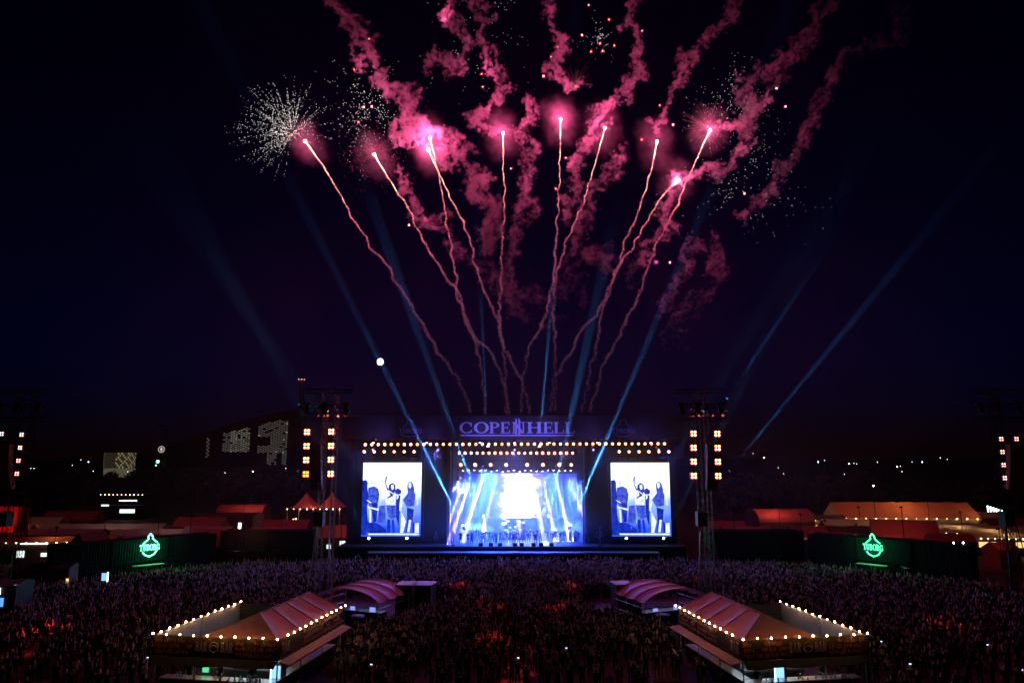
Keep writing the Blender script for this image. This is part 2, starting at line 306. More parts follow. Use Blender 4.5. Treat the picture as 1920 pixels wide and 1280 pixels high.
# ================================================================== STAGE LAMPS
warm_lens = uneven(em('warm_lamp_lens', (1, .17, .045), 7), .3); hot_core = uneven(em('warm_filament', (1, .48, .2), 60), .2); warm_lens2 = em('amber_lamp_lens', (1, .48, .2), 26); cold_lens = em('cold_lamp_lens', (.55, .75, 1), 30); violet_lens = em('violet_lamp_lens', (.8, .7, 1), 22)
def par_lamp(lens, r=.2):
    t = thing('stage_lamp', 'x', 'stage light', (0, 0, 0))
    m = MB(); m.rod((0, .38, .02), (0, .02, 0), r * .75, 10, r * 1.08); m.build('housing', black, t)
    m = MB(); m.rod((0, .022, 0), (0, -.02, 0), r, 12); lo_ = m.build('lens', lens, t); m = MB(); m.rod((0, -.021, 0), (0, -.035, 0), r * .5, 8); m.build('filament', hot_core, lo_)
    m = MB(); m.tube([(-r * 1.2, .15, 0), (-r * 1.2, .15, r * 1.6), (r * 1.2, .15, r * 1.6), (r * 1.2, .15, 0)], .025, 4); m.build('yoke', black, t)
    return t
def place(proto, first, loc, label, group, rot=None):
    o = proto if first else copy_tree(proto); o.location = loc; tag(o, label, 'stage light', group)
    if rot: o.rotation_euler = rot
    return o
pl = par_lamp(warm_lens); first = True
for i in range(47):
    place(pl, first, at(685 + (1246 - 685) * i / 46, 833 - 1.5 * i / 46, 102.7), 'warm white lamp in the long top row across the whole stage front', 'lamps in the long top row'); first = False
for i in range(20):
    place(pl, False, at(861 + 212.6 * i / 19, 849, 104.6), 'warm white lamp in the second row under the festival name', 'lamps in the second row under the name')
for side, x0, w in ((0, 683, 93.5), (1, 1161, 93)):
    for i in range(6):
        place(pl, False, at(x0 + w * i / 5, 846.5, 102.75), 'warm lamp in the short row above the %s video screen' % ('left' if side == 0 else 'right'), 'lamps above the %s video screen' % ('left' if side == 0 else 'right'))
pb = par_lamp(warm_lens, .26)
for k, px in enumerate((864, 891, 920, 949, 988.5, 1018, 1048.5, 1071)):
    place(pb, k == 0, at(px, 871, 108.5), 'big warm flood lamp in the widely spaced third row over the stage', 'flood lamps in the third row')
# unlit moving heads under the short rows
def moving_head(lens=None):
    t = thing('moving_head_light', 'x', 'stage light', (0, 0, 0))
    m = MB(); m.box((0, 0, .5), (.32, .3, .16)); m.build('base', black, t)
    m = MB(); m.box((-.2, 0, .28), (.06, .16, .42)); m.box((.2, 0, .28), (.06, .16, .42)); m.build('yoke', black, t)
    m = MB(); m.rod((0, 0, .28), (0, -.02, -.12), .15, 10, .17); h = m.build('head', black, t)
    m = MB(); m.rod((0, -.02, -.121), (0, -.021, -.15), .14, 12); m.build('lens', lens or pm('dark_glass', (.05, .05, .06), .1), h)
    return t
mh = moving_head(); first = True
for side, x0 in ((0, 683), (1, 1160)):
    for i in range(6):
        o = place(mh, first, at(x0 + 18.7 * i, 861, 103.0), 'dark moving head lamp hanging just above the %s video screen' % ('left' if side == 0 else 'right'), 'dark moving heads over the %s screen' % ('left' if side == 0 else 'right')); first = False
mhv = moving_head(violet_lens); first = True
for i in range(20):
    px = 868 + 202 * i / 19; p = at(px, 881 + random.uniform(-1.5, 1.5), 111.6)
    o = place(mhv, first, p, 'small violet spot lamp in the lowest row shining down on the stage', 'violet spots in the lowest row'); first = False
    u = (px - 969) / 101
    if i % 2 == 0 or i in (1, 19):
        tx = px + u * 60 + random.uniform(-14, 14); tgt = at(tx, 1015, 107 + random.uniform(-2, 5))
        lamp('SPOT', p + Vector((0, -.03, -.3)), (.38, .22, 1) if i % 4 else (.65, .5, 1), 3.2e6, tgt, 5, .05, name='violet_spot_beam')
# ---- blue wash lamps added to fill the stage smoke with light
mhf = moving_head(em('blue_wash_lens', (.1, .25, 1), 12)); first = True
for k, (px, py, yy, e) in enumerate(((858, 900, 106, 6e4), (1092, 900, 106, 6e4), (905, 872, 114, 5e4), (1040, 872, 114, 5e4), (845, 985, 110, 3e4), (1108, 985, 110, 3e4))):
    p = at(px, py, yy); o = place(mhf, k == 0, p, 'blue wash lamp inside the stage opening, ' + ('upper left mast', 'upper right mast', 'rear truss left', 'rear truss right', 'low at the left drape', 'low at the right drape')[k], 'blue stage wash lamps')
    lamp('SPOT', p + Vector((0, -.1, -.35)), (.025, .085, 1), e * 3.2, (p.x * .3, 111.5, 5), 105, .2, name='blue_wash', blend=.9)
# ---- blue beams into the night sky
mhb = moving_head(cold_lens); first = True
BEAMS = [((868, 986), 106, (690, 632), 93, 2.2e6, 2.6), ((1069, 985), 106, (1242, 575), 93, 2.2e6, 2.6), ((907, 968), 113, (830, 752), 92, 1.8e6, 2.2),
         ((1028, 968), 113, (1108, 610), 78, 1.8e6, 2.4), ((915, 838), 102.2, (902, 560), 96, 8e5, 2.6), ((1011, 838), 102.2, (1036, 540), 95, 1.3e6, 2.8)]
NM = ['at the left end of the stage deck', 'at the right end of the stage deck', 'left of the white LED panel', 'right of the white LED panel', 'on the front truss, left of centre', 'on the front truss, right of centre']
for (a, ya, b, yb, e, ang), nm in zip(BEAMS, NM):
    p, q = at(*a, ya), at(*b, yb)
    o = place(mhb, first, p, 'moving head lamp sending a blue beam skyward, ' + nm, 'blue sky beam lamps'); first = False
    o.rotation_euler = (q - p).to_track_quat('-Z', 'Y').to_euler()
    lamp('SPOT', p + (q - p).normalized() * .4, (.04, .3, 1), e * 7.5, q, ang * .7, .05, name='blue_beam')
for px, tgt, nm in ((692, (655, 940), 'lower left corner of the left'), (763, (715, 940), 'lower right corner of the left'), (1174, (1215, 940), 'lower left corner of the right'), (1244, (1285, 930), 'lower right corner of the right')):
    p, q = at(px, 1008.5, 102.2), at(*tgt, 98)
    o = place(mhb, False, p, 'cold white floor lamp by the %s video screen' % nm, 'floor lamps below the video screens')
    o.rotation_euler = (Vector((0, -1, .35))).to_track_quat('-Z', 'Y').to_euler()
    lamp('SPOT', p + Vector((0, -.3, .1)), (.1, .45, 1), 8e5, q, 3.0, .12, name='floor_beam')
# ================================================================== LAMP AND SPEAKER TOWERS
YT = 76.0
def blinder(lens, core):
    t = thing('blinder_light', 'x', 'stage light', (0, 0, 0))
    m = MB(); m.span((-.34, .05, -.34), (.34, .4, .34)); m.build('housing', black, t)
    for i in (-1, 1):
        for j in (-1, 1): m = MB(); m.rod((i * .165, .045, j * .165), (i * .165, -.01, j * .165), .14, 10); lo_ = m.build('lens', lens, t); m = MB(); m.rod((i * .165, -.011, j * .165), (i * .165, -.03, j * .165), .065, 8); m.build('filament', core, lo_)
    return t
bl_a, bl_b = blinder(em('blinder_warm_lens', (1, .13, .03), 7), em('blinder_filament', (1, .4, .14), 60)), blinder(em('blinder_amber_lens', (1, .13, .003), 6), em('amber_filament', (1, .35, .03), 25)); bl_c = blinder(em('blinder_far_lens', (1, .2, .15), 1.2), em('far_filament', (1, .6, .5), 9)); fa = fb = fc = True
def tower(px, s, nm, outer=False):         # s = +1: loudspeakers on the right of the mast
    base = at(px, 1000, YT); base.z = 0
    t = thing('lighting_tower', 'dark truss tower with hanging loudspeakers and lamps, ' + nm, 'tower', base, 'lamp and speaker towers')
    z = lambda py: sz(py, YT); k = 1 / 17.8
    top = z(738)
    MB().truss((base.x - .35, YT, 0), (base.x - .35, YT, top), .55, .04).build('mast', alu if not outer else black, t)
    MB().truss((base.x + .75, YT + .6, 0), (base.x + .75, YT + .6, top), .45, .035).build('mast', alu if not outer else black, t)
    m = MB()
    for py, hw in ((733, 2.6), (786, 2.7), (762, 2.4)): m.truss((base.x - hw, YT - .2, z(py)), (base.x + hw, YT - .2, z(py)), .4, .03)
    m.build('cross_arm', black, t)
    m = MB(); m.tube([(base.x - 1.3, YT - .7, z(741)), (base.x + .7, YT - .7, z(733)), (base.x - .2, YT - .7, z(748)), (base.x - 1.3, YT - .7, z(741))], .05, 4); m.build('lifting_frame', alu, t)
    for dx in (-2.1, -.3, 2.0):
        m = MB(); m.rod((base.x + dx, YT - .5, z(762)), (base.x + dx + .1, YT - .75, z(775)), .22, 8, .3); m.box((base.x + dx, YT - .45, z(758)), (.6, .3, .3)); m.build('lamp_head', black, t)
        m = MB(); m.ball((base.x + dx + .05, YT - .82, z(769)), .045, 6, 4); m.build('pilot_light', em('pilot_warm', (1, .55, .25), 6, False), t)
    m = MB(); m.span((base.x - .9, YT - .9, z(985)), (base.x + .1, YT + .2, z(958))); m.build('winch_box', black, t)
    m = MB()
    for dx in (-1.3, 1.5): m.rod((base.x + dx * .4, YT - .3, z(985)), (base.x + dx, YT - 1.2, 0), .05, 4)
    m.build('brace', alu if not outer else black, t)
    # curved hang of loudspeakers
    la = thing('loudspeaker_array', 'curved hang of black loudspeakers on the tower ' + nm, 'loudspeaker', (base.x + s * .95, YT - .6, z(915)), 'loudspeaker hangs on the towers')
    cab = pm('cabinet_grille', (.05, .035, .045), .6, 0, .3, 6) if not outer else pm('cabinet_wood', (.3, .12, .05), .6, 0, .3, 4)
    for i in range(12):
        f = i / 11; zz = z(836) + (z(913) - z(836)) * f; yy = YT - .6 + .9 * f * f; m = MB()
        m.box((base.x + s * .95, yy, zz), (1.15, .7, .36), Matrix.Rotation(.4 * f, 3, 'X')); m.box((base.x + s * .95, yy - .37, zz - .02 - .13 * f), (.06, .04, .3)); m.build('cabinet', cab, la)
    return base
TW = [(606, -1, 'left of the stage', False), (1322, 1, 'right of the stage', False), (18, -1, 'at the left edge of the picture', True), (1893, 1, 'at the right edge of the picture', True)]
for px, s, nm, outer in TW: tower(px, s, nm, outer)
def blind(px, py, nm, amber=False, far=False):
    global fa, fb, fc
    pr = bl_c if far else bl_b if amber else bl_a; fst = fc if far else fb if amber else fa
    o = pr if fst else copy_tree(pr)
    if far: fc = False; o.scale = (.72, .72, .72)
    elif amber: fb = False
    else: fa = False
    o.location = at(px, py, YT - 1.2); tag(o, nm, 'stage light', 'four-bulb blinders on the towers')
for i, py in enumerate((809.5, 836, 862, 888.5)):
    n = ('top', 'second', 'third', 'lowest')[i]
    blind(575.5 - .75 * i, py, n + ' four-bulb blinder in the outer column of the left tower' if i < 3 else 'amber four-bulb blinder, lowest in the outer column of the left tower', i == 3)
    blind(621 - .4 * i, py - .6, n + ' four-bulb blinder in the column nearest the stage, left tower')
    blind(1300.5 + .2 * i, py + 3, n + ' four-bulb blinder in the column nearest the stage, right tower')
    blind(1345 + .6 * i, py + 3.3, n + ' four-bulb blinder in the outer column of the right tower')
    blind(40.5 - 3 * i, 814.5 + 24.4 * i, n + ' small lit blinder on the tower at the left picture edge', far=True)
    blind(1877.5 + 2.2 * i, 822.5 + 24.4 * i, n + ' small lit blinder on the tower at the right picture edge', far=True)
blind(1906, 822.5, 'lone lit blinder above the wooden loudspeakers at the right picture edge', far=True); blind(3, 813, 'lone lit blinder cut by the left picture edge', far=True)
for p, q, e in ((at(1366, 884, 80), at(1600, 600, 74), 4e6), (at(1362, 748, 80), at(1440, 632, 74), 3e6), (at(560, 884, 80), at(240, 500, 74), 1.4e5), (at(562, 760, 80), at(330, 480, 74), 8e4)):
    if 'mht' not in globals(): mht = moving_head(em('tower_beam_lens', (.1, .4, 1), .6, False)); new_ = True
    else: new_ = False
    o = place(mht, new_, p, 'moving head on the tower throwing a faint blue beam, %s of the stage' % ('right' if p.x > 0 else 'left') + (', upper' if p.z > 18 else ', lower'), 'blue tower beam lamps')
    o.rotation_euler = (q - p).to_track_quat('-Z', 'Y').to_euler(); lamp('SPOT', p + (q - p).normalized() * .4, (.04, .3, 1), e, q, 1.9, .12, name='tower_beam')
# ================================================================== PEOPLE
def ramp_mat(name, cols, rough=.85):
    m = bpy.data.materials.new(name); m.use_nodes = True; nt = m.node_tree; b = nt.nodes['Principled BSDF']; b.inputs['Roughness'].default_value = rough
    oi = nt.nodes.new('ShaderNodeObjectInfo'); mu = nt.nodes.new('ShaderNodeMath'); mu.operation = 'MULTIPLY_ADD'; mu.inputs[1].default_value = 7.31; mu.inputs[2].default_value = len(name) * .137
    fr = nt.nodes.new('ShaderNodeMath'); fr.operation = 'FRACT'; cr = nt.nodes.new('ShaderNodeValToRGB'); cr.color_ramp.interpolation = 'CONSTANT'
    while len(cr.color_ramp.elements) < len(cols): cr.color_ramp.elements.new(.5)
    for i, (p, c) in enumerate(cols): cr.color_ramp.elements[i].position = p; cr.color_ramp.elements[i].color = (*c, 1)
    nt.links.new(oi.outputs['Random'], mu.inputs[0]); nt.links.new(mu.outputs[0], fr.inputs[0]); nt.links.new(fr.outputs[0], cr.inputs[0]); nt.links.new(cr.outputs[0], b.inputs['Base Color'])
    return m
PM = [ramp_mat('skin', [(0, (.42, .27, .2)), (.5, (.5, .33, .25)), (.85, (.25, .14, .09))], .5), ramp_mat('hair', [(0, (.03, .02, .015)), (.35, (.09, .05, .03)), (.6, (.28, .19, .1)), (.8, (.45, .36, .22))], .45),
      ramp_mat('top_cloth', [(0, (.012, .012, .014)), (.6, (.03, .03, .035)), (.82, (.16, .16, .17)), (.88, (.45, .43, .42)), (.92, (.12, .03, .025)), (.96, (.04, .05, .1))]), ramp_mat('trouser_cloth', [(0, (.012, .012, .013)), (.5, (.03, .035, .05)), (.85, (.09, .08, .06)), (.94, (.3, .22, .17))]),
      pm('shoe_leather', (.03, .03, .03), .6)]
def person_mesh(name, larm, rarm, longhair=False, stance=.12, lean=0.0):
    V = {}; E = []
    def v(n, p, r): V[n] = (Vector(p), r)
    v('pelvis', (0, 0, .95), (.155, .11)); v('spine', (0, lean * .3, 1.15), (.14, .1)); v('chest', (0, lean * .7, 1.34), (.17, .115)); v('neck', (0, lean, 1.5), (.058, .058))
    v('jaw', (0, lean + .025, 1.575), (.07, .08)); v('head', (0, lean + .012, 1.665), (.082, .1)); v('crown', (0, lean, 1.745), (.055, .065))
    E += [('pelvis', 'spine'), ('spine', 'chest'), ('chest', 'neck'), ('neck', 'jaw'), ('jaw', 'head'), ('head', 'crown')]
    for s, n, arm in ((-1, 'l', larm), (1, 'r', rarm)):
        v('sh' + n, (s * .185, lean * .8, 1.42), (.07, .07)); E.append(('chest', 'sh' + n))
        el, wr, ha = arm
        for q, p, r in (('el', el, .05), ('wr', wr, .036), ('ha', ha, .042)): v(q + n, (s * p[0], p[1] + lean * .5, p[2]), (r, r))
        f = (Vector(ha) - Vector(wr)).normalized(); tip = Vector(ha) + f * .08; v('fi' + n, (s * tip.x, tip.y + lean * .5, tip.z), (.03, .015))
        th = Vector(ha) + Vector((-.05, .03, .01)); v('th' + n, (s * th.x, th.y + lean * .5, th.z), (.014, .014))
        E += [('sh' + n, 'el' + n), ('el' + n, 'wr' + n), ('wr' + n, 'ha' + n), ('ha' + n, 'fi' + n), ('ha' + n, 'th' + n)]
        v('hip' + n, (s * .095, 0, .88), (.1, .1)); v('kn' + n, (s * (stance * .9), .03, .49), (.066, .066)); v('an' + n, (s * stance, -.02, .1), (.045, .05)); v('to' + n, (s * (stance + .02), .15, .045), (.042, .035))
        E += [('pelvis', 'hip' + n), ('hip' + n, 'kn' + n), ('kn' + n, 'an' + n), ('an' + n, 'to' + n)]
    if longhair:
        v('hb', (0, lean - .075, 1.6), (.075, .04)); v('hc', (0, lean - .1, 1.42), (.085, .035)); E += [('head', 'hb'), ('hb', 'hc')]
    ks = list(V); me = bpy.data.meshes.new(name); me.from_pydata([V[k][0] for k in ks], [(ks.index(a), ks.index(b)) for a, b in E], [])
    o = bpy.data.objects.new(name, me); C.objects.link(o)
    md = o.modifiers.new('skin', 'SKIN')
    for k, sv in zip(ks, me.skin_vertices[0].data): sv.radius = V[k][1]; sv.use_root = (k == 'pelvis')
    sd = o.modifiers.new('sub', 'SUBSURF'); sd.levels = sd.render_levels = 1
    dg = bpy.context.evaluated_depsgraph_get(); out = bpy.data.meshes.new_from_object(o.evaluated_get(dg)); bpy.data.objects.remove(o); bpy.data.meshes.remove(me)
    out.name = name; out.materials.clear()
    for m in PM: out.materials.append(m)
    for p in out.polygons:
        c = p.center; best = None
        for a, b in E:
            A, B = V[a][0], V[b][0]; ab = B - A; t = max(0, min(1, (c - A).dot(ab) / ab.length_squared)); dd = (c - (A + ab * t)).length - (V[a][1][0] * (1 - t) + V[b][1][0] * t)
            if best is None or dd < best[0]: best = (dd, a, b, t)
        _, a, b, t = best; key = b
        if key in ('jaw', 'head', 'crown', 'hb', 'hc'): mi = 1 if (key in ('hb', 'hc') or c.z > 1.71 or (c.y - lean < -.005 and c.z > 1.56)) else 0
        elif key == 'neck' and c.z > 1.46: mi = 0
        elif key[:2] in ('wr', 'ha', 'fi', 'th'): mi = 0
        elif key[:2] == 'el': mi = 2 if t < .75 else 0
        elif key[:2] in ('kn', 'an') or key[:3] == 'hip': mi = 3
        elif key[:2] == 'to': mi = 4
        else: mi = 2 if c.z > .93 else 3
        p.material_index = mi; p.use_smooth = True
    return out
DOWN = ((.24, -.03, 1.15), (.26, .06, .92), (.25, .1, .84)); UP = ((.3, .06, 1.6), (.24, .1, 1.87), (.22, .12, 1.96)); PHONE = ((.23, .17, 1.3), (.11, .33, 1.5), (.07, .37, 1.58))
FOLD = ((.25, .03, 1.16), (.12, .2, 1.12), (.03, .22, 1.14)); CLAP = ((.26, .14, 1.4), (.12, .3, 1.62), (.06, .33, 1.7)); WIDE = ((.42, .04, 1.5), (.55, .1, 1.75), (.58, .12, 1.84))
VAR = [person_mesh('person_body', *a) for a in ((DOWN, DOWN), (DOWN, DOWN, True), (FOLD, FOLD), (DOWN, UP), (UP, UP, True), (PHONE, PHONE), (CLAP, CLAP, True), (DOWN, FOLD, True, .16), (WIDE, WIDE, False, .15), (DOWN, PHONE, False, .1, .04))]
WT = [22, 19, 14, 9, 7, 8, 7, 13, 2, 8]
def person(loc, rz, label, group, var=None, sc_=None):
    o = bpy.data.objects.new('person', VAR[random.choices(range(len(VAR)), WT)[0] if var is None else var]); C.objects.link(o)
    s = sc_ or random.uniform(.93, 1.07); o.location = loc; o.rotation_euler = (0, 0, rz); o.scale = (s, s, s)
    return tag(o, label, 'person', group)
# musicians, choir and crew on the deck, all facing the audience
FR = math.pi
for i in range(46):
    px = 884 + 200 * i / 45 + random.uniform(-2, 2)
    person((X(px, 107.5), 107 + random.uniform(-.9, 2.2), ZD), FR + random.uniform(-.4, .4), 'person in the long line of people standing across the stage deck', 'line of people on the stage', random.choice((0, 0, 1, 2, 3, 4, 6, 7, 5)))
solo = [(864, 104.6, 0, 'person standing alone at the left end of the line on stage'), (850, 106, 7, 'crew member at the left edge of the stage opening, by a lamp pole'), (818, 104.2, 0, 'dark figure on the deck between left screen and stage opening'), (878, 103.6, 2, 'crouched-looking dark person at the front edge of the deck, left'), (885, 105, 1, 'long-haired person in front of the white smoke jets'),
        (930, 104, 3, 'guitarist with one arm raised at the front of the deck'), (963, 103.8, 4, 'singer with both arms raised at the middle of the deck front'), (1004, 103.6, 8, 'singer in pale clothes with spread arms, right of the deck middle'), (1098, 104.6, 0, 'person at the right end of the deck by the mast'), (1118, 104.2, 7, 'dark figure on the deck between stage opening and right screen'), (1126, 104.8, 2, 'second dark figure beside the right screen, arms folded')]
for px, yy, vr, lb in solo: person((X(px, yy), yy, ZD), FR + random.uniform(-.3, .3), lb, 'people on the stage front', vr, 1.05)
wedge = MB(); wedge.prism([(-.35, 0), (.35, 0), (.35, .18), (-.35, .45)], -.3, .3); wm = None
for i, px in enumerate((902, 921, 938, 966, 978, 1000, 1014, 1033)):
    if wm is None: o = wm = wedge.build('stage_monitor', black)
    else: o = wm.copy(); C.objects.link(o)
    o.location = (X(px, 103.2), 103.2, ZD); o.rotation_euler = (0, 0, math.pi / 2)
    tag(o, 'low black wedge loudspeaker on the front edge of the stage deck', 'loudspeaker', 'wedge monitors on the deck edge')
dk = thing('drum_kit', 'drum kit on a riser below the white LED panel', 'drum kit', (X(962, 112), 112, ZD))
m = MB(); m.box((X(962, 112), 112, ZD + .35), (4, 3, .7)); m.build('riser', black, dk)
m = MB(); m.rod((X(962, 112), 111.2, ZD + 1.05), (X(962, 112), 111.8, ZD + 1.05), .34, 14); m.build('bass_drum', pm('drum_shell', (.3, .3, .34), .3), dk)
for dx, dz, r in ((-.5, 1.75, .2), (.3, 1.8, .2), (-1.1, 1.3, .26), (1.1, 1.35, .28)): m = MB(); m.rod((X(962, 112) + dx, 111.9, ZD + dz - .25), (X(962, 112) + dx, 111.85, ZD + dz), r, 12); m.build('drum', pm('drum_shell', (.3, .3, .34), .3), dk)
for dx, dz in ((-1.4, 2.3), (1.5, 2.35), (-.8, 2.6), (.9, 2.55)):
    m = MB(); m.rod((X(962, 112) + dx, 112, ZD + .7), (X(962, 112) + dx, 112, ZD + dz), .03, 4); m.rod((X(962, 112) + dx, 112, ZD + dz), (X(962, 112) + dx, 111.98, ZD + dz + .04), .32, 14, .05); m.build('cymbal', pm('cymbal_brass', (.6, .5, .25), .3, .9), dk)
for px, nm in ((850.5, 'left'), (1124, 'right')):
    t = thing('lamp_pole', 'slim angled pole standing on the %s end of the deck' % nm, 'pole', (X(px), 104, ZD))
    m = MB(); m.tube([(X(px), 104, ZD), (X(px), 104, Z(988)), (X(px + (-5 if nm == 'left' else 5)), 104, Z(988))], .05, 5); m.build('pole', alu, t)
    m = MB(); m.box((X(px), 104, ZD + .04), (.6, .6, .08)); m.build('foot', black, t)
# violet wash lamps and their arms, added to light the fascia
first = True; mhw = moving_head(violet_lens)
for k, px in enumerate((700, 800, 900, 965, 1030, 1120, 1220)):
    p = at(px, 828, 99.2); place(mhw, k == 0, p, '%s violet wash lamp on an arm below the festival name' % ('first', 'second', 'third', 'fourth', 'fifth', 'sixth', 'seventh')[k] + ', counted from the left', 'fascia wash lamps')
    arm = MB(); arm.rod(p + Vector((0, 0, .58)), (p.x, 103.0, Z(826)), .04, 5); arm.build('lamp_arm', black, stage)
    lamp('SPOT', p + Vector((0, .35, .6)), (.22, .16, 1), 800 if 2 <= k <= 4 else 350, at(px, 800, 104), 120, .15, name='fascia_wash', blend=1)
# follow spots added on the inner towers to brighten the people on the deck
mhs = moving_head(em('follow_spot_lens', (.9, .95, 1), 6, False))
for k, (tx, px) in enumerate(((606, 925), (1322, 1010), (606, 985))):
    p = at(tx + (6 if k == 2 else 0), 768, YT - .9); q = at(px, 1010, 107)
    o = place(mhs, k == 0, p, ('white follow spot high on the left tower', 'white follow spot high on the right tower', 'second white follow spot high on the left tower')[k], 'follow spots'); o.rotation_euler = (q - p).to_track_quat('-Z', 'Y').to_euler()
    lamp('SPOT', p + (q - p).normalized() * .4, (.75, .85, 1), 2.2e5, q, 9, .1, name='follow_beam', blend=.8)
# violet wash lamps added under the front truss to brighten the crowd
mha = moving_head(em('audience_wash_lens', (.35, .3, 1), 4, False))
for k, px in enumerate((700, 822, 965, 1112, 1234)):
    p = at(px, 842, 101.9); q = Vector((p.x * 1.7, 78, 1.5)); o = place(mha, k == 0, p, '%s violet audience wash lamp hanging under the front truss' % ('far left', 'left', 'middle', 'right', 'far right')[k], 'audience wash lamps'); o.rotation_euler = (q - p).to_track_quat('-Z', 'Y').to_euler()
    lamp('SPOT', p + (q - p).normalized() * .4, (.1, .13, 1), 1.0e4, q, 85, .2, name='audience_wash', blend=1)
# ================================================================== BARS
bulb_m = uneven(em('warm_bulb', (1, .5, .17), 95), .3, 1.2)
roof_cl = pm('tent_roof_cloth', (.48, .17, .1), .42, 0, .12, 2, .1, .25); pale_cl = pm('pale_banner_cloth', (.5, .47, .5), .8, 0, .15, 1.5, 0, .15)
dark_print = pm('dark_printed_board', (.035, .02, .016), .7, 0, .4, 2); orange_print = pm('orange_print', (.26, .095, .035), .7, 0, .4, 5); grey_print = pm('grey_print', (.3, .25, .25), .7, 0, .2, 4)
wood = pm('counter_wood', (.3, .19, .12), .6, 0, .3, 4); steel = pm('counter_steel', (.55, .57, .6), .3, .8, .2)
def block_print(m, rng, n0, n1, put, rows=3):     # worn block lettering: irregular little bars in rows
    z0, z1 = 0, 1
    for r in range(rows):
        x = n0
        while x < n1 - .3:
            w = rng.uniform(.35, 1.0); a, b = (r + .12) / rows, (r + .9) / rows
            if rng.random() < .86:
                k = max(2, int(w / .13))
                for i in range(k):
                    h0, h1 = a + (b - a) * rng.choice((0, 0, .3)), b - (b - a) * rng.choice((0, 0, 0, .35))
                    put(m, x + w * i / k, x + w * (i + rng.uniform(.45, .85)) / k, h0, h1)
            x += w + .07
def make_bar(s, label, where):
    t = thing('bar_tent', label, 'bar tent', (0, 0, 0), 'the two bar tents')
    A, D, Z0, Z1 = 4.25, 5.0, 2.5, 3.7
    def panel(name, a, b, th, mat, z0=Z0, z1=Z1):
        m = MB(); a, b = Vector(a), Vector(b); d = (b - a).normalized(); nrm = Vector((d.y, -d.x)) * th / 2
        vs = [(*(q + o), z) for z in (z0, z1) for q, o in ((a, nrm), (b, nrm), (b, -nrm), (a, -nrm))]
        m.add(vs, [(3, 2, 1, 0), (4, 5, 6, 7), (0, 1, 5, 4), (1, 2, 6, 5), (2, 3, 7, 6), (3, 0, 4, 7)]); return m.build(name, mat, t)
    front = panel('front_fascia', (-A, -D), (A, -D), .08, dark_print)
    inner = panel('inner_fascia', (s * A, -D + .1), (s * A, D), .08, dark_print)
    outer = panel('outer_fascia', (-s * A, -D + .1), (-s * A, D), .06, pale_cl, 2.1, 3.75)
    panel('rear_fascia', (-A + .1, D), (A - .1, D), .06, cloth_black)
    rng = random.Random(5); bx = -1.35 if s > 0 else -1.1
    m = MB(); put = lambda m, a, b, h0, h1: m.span((a, -D - .075, Z0 + .1 + h0 * 1.0), (b, -D - .045, Z0 + .1 + h1 * 1.0))
    block_print(m, rng, -A + .1, bx - .15, put); block_print(m, rng, bx + 2.75, A - .1, put); m.build('block_lettering', orange_print, front)['kind'] = 'stuff'
    m = MB(); put2 = lambda m, a, b, h0, h1: m.span((s * A + s * .045, a, Z0 + .1 + h0), (s * A + s * .075, b, Z0 + .1 + h1))
    block_print(m, rng, -1.6, D - .2, put2); m.build('block_lettering', pm('faded_print', (.3, .17, .2), .7), inner)['kind'] = 'stuff'
    for x0 in (bx, bx + 1.75):
        m = MB(); letters('BAR', x0, x0 + .8, Z0 + .35, Z0 + .95, -D - .08, .035, mb=m, font=SANS); m.build('bar_lettering', grey_print, front)
    m = MB(); m.tube([(bx + 1.28 + .3 * math.cos(k * math.pi / 8), -D - .07, Z0 + .65 + .3 * math.sin(k * math.pi / 8)) for k in range(17)], .025, 4); m.tube([(bx + 1.06, -D - .07, Z0 + .68), (bx + 1.28, -D - .07, Z0 + .78), (bx + 1.5, -D - .07, Z0 + .66)], .03, 4); m.build('round_emblem', grey_print, front)
    # BAR on the aisle side (reads from the aisle)
    m = MB(); q = MB(); letters('BAR', 0, 1.1, Z0 + .3, Z0 + .95, 0, .03, mb=q, font=SANS)
    m.v = [((s * (A + .08) - s * v[1]), (-D + .3 + v[0]) if s > 0 else (-D + 1.4 - v[0]), v[2]) for v in q.v]; m.f = q.f; m.m = q.m; m.build('bar_lettering', grey_print, inner)
    # roof: ridge tent over the aisle side
    x0, x1, xr = -1.0 * s, 4.12 * s, 1.6 * s; ze, zr = 3.66, 4.75; ya, yb, yr = -D + .1, D - .1, -D + 2.3
    ys = [ya, -1.9, .5, 2.8, yb]; rs = [yr, -1.1, .9, 2.9, yb]
    for k in range(4):                     # sagging cloth panels with raised seams
        m = MB(); N = 6; vs = []
        for j in range(N + 1):
            for i in range(N + 1):
                u, w = i / N, j / N; y = (rs[k] + (rs[k + 1] - rs[k]) * w) * (1 - u) + (ys[k] + (ys[k + 1] - ys[k]) * w) * u
                z = zr + (ze - zr) * u - .13 * math.sin(math.pi * w) * (.4 + .6 * math.sin(math.pi * u)); vs.append((xr + (x1 - xr) * u, y, z))
        m.add(vs, [(j * (N + 1) + i, j * (N + 1) + i + 1, (j + 1) * (N + 1) + i + 1, (j + 1) * (N + 1) + i) for j in range(N) for i in range(N)]); m.build('roof_panel', roof_cl, t, True)
    m = MB(); m.add([(x0, ya, ze), (x1, ya, ze), (xr, yr, zr)], [(0, 1, 2)]); m.build('roof_hip', roof_cl, t)
    m = MB(); m.add([(x0, ya, ze), (xr, yr, zr), (xr, yb, zr), (x0, yb, ze)], [(0, 1, 2, 3)]); m.build('roof_panel', roof_cl, t)
    m = MB()
    for k in range(5): m.rod((xr, rs[k], zr + .02), (x1, ys[k], ze + .02), .035, 4)
    m.rod((xr, yr, zr + .02), (xr, yb, zr + .02), .04, 4); m.rod((x0, ya, ze + .02), (xr, yr, zr + .02), .035, 4); m.build('roof_seam', pm('seam_tape', (.4, .27, .24), .7), t)
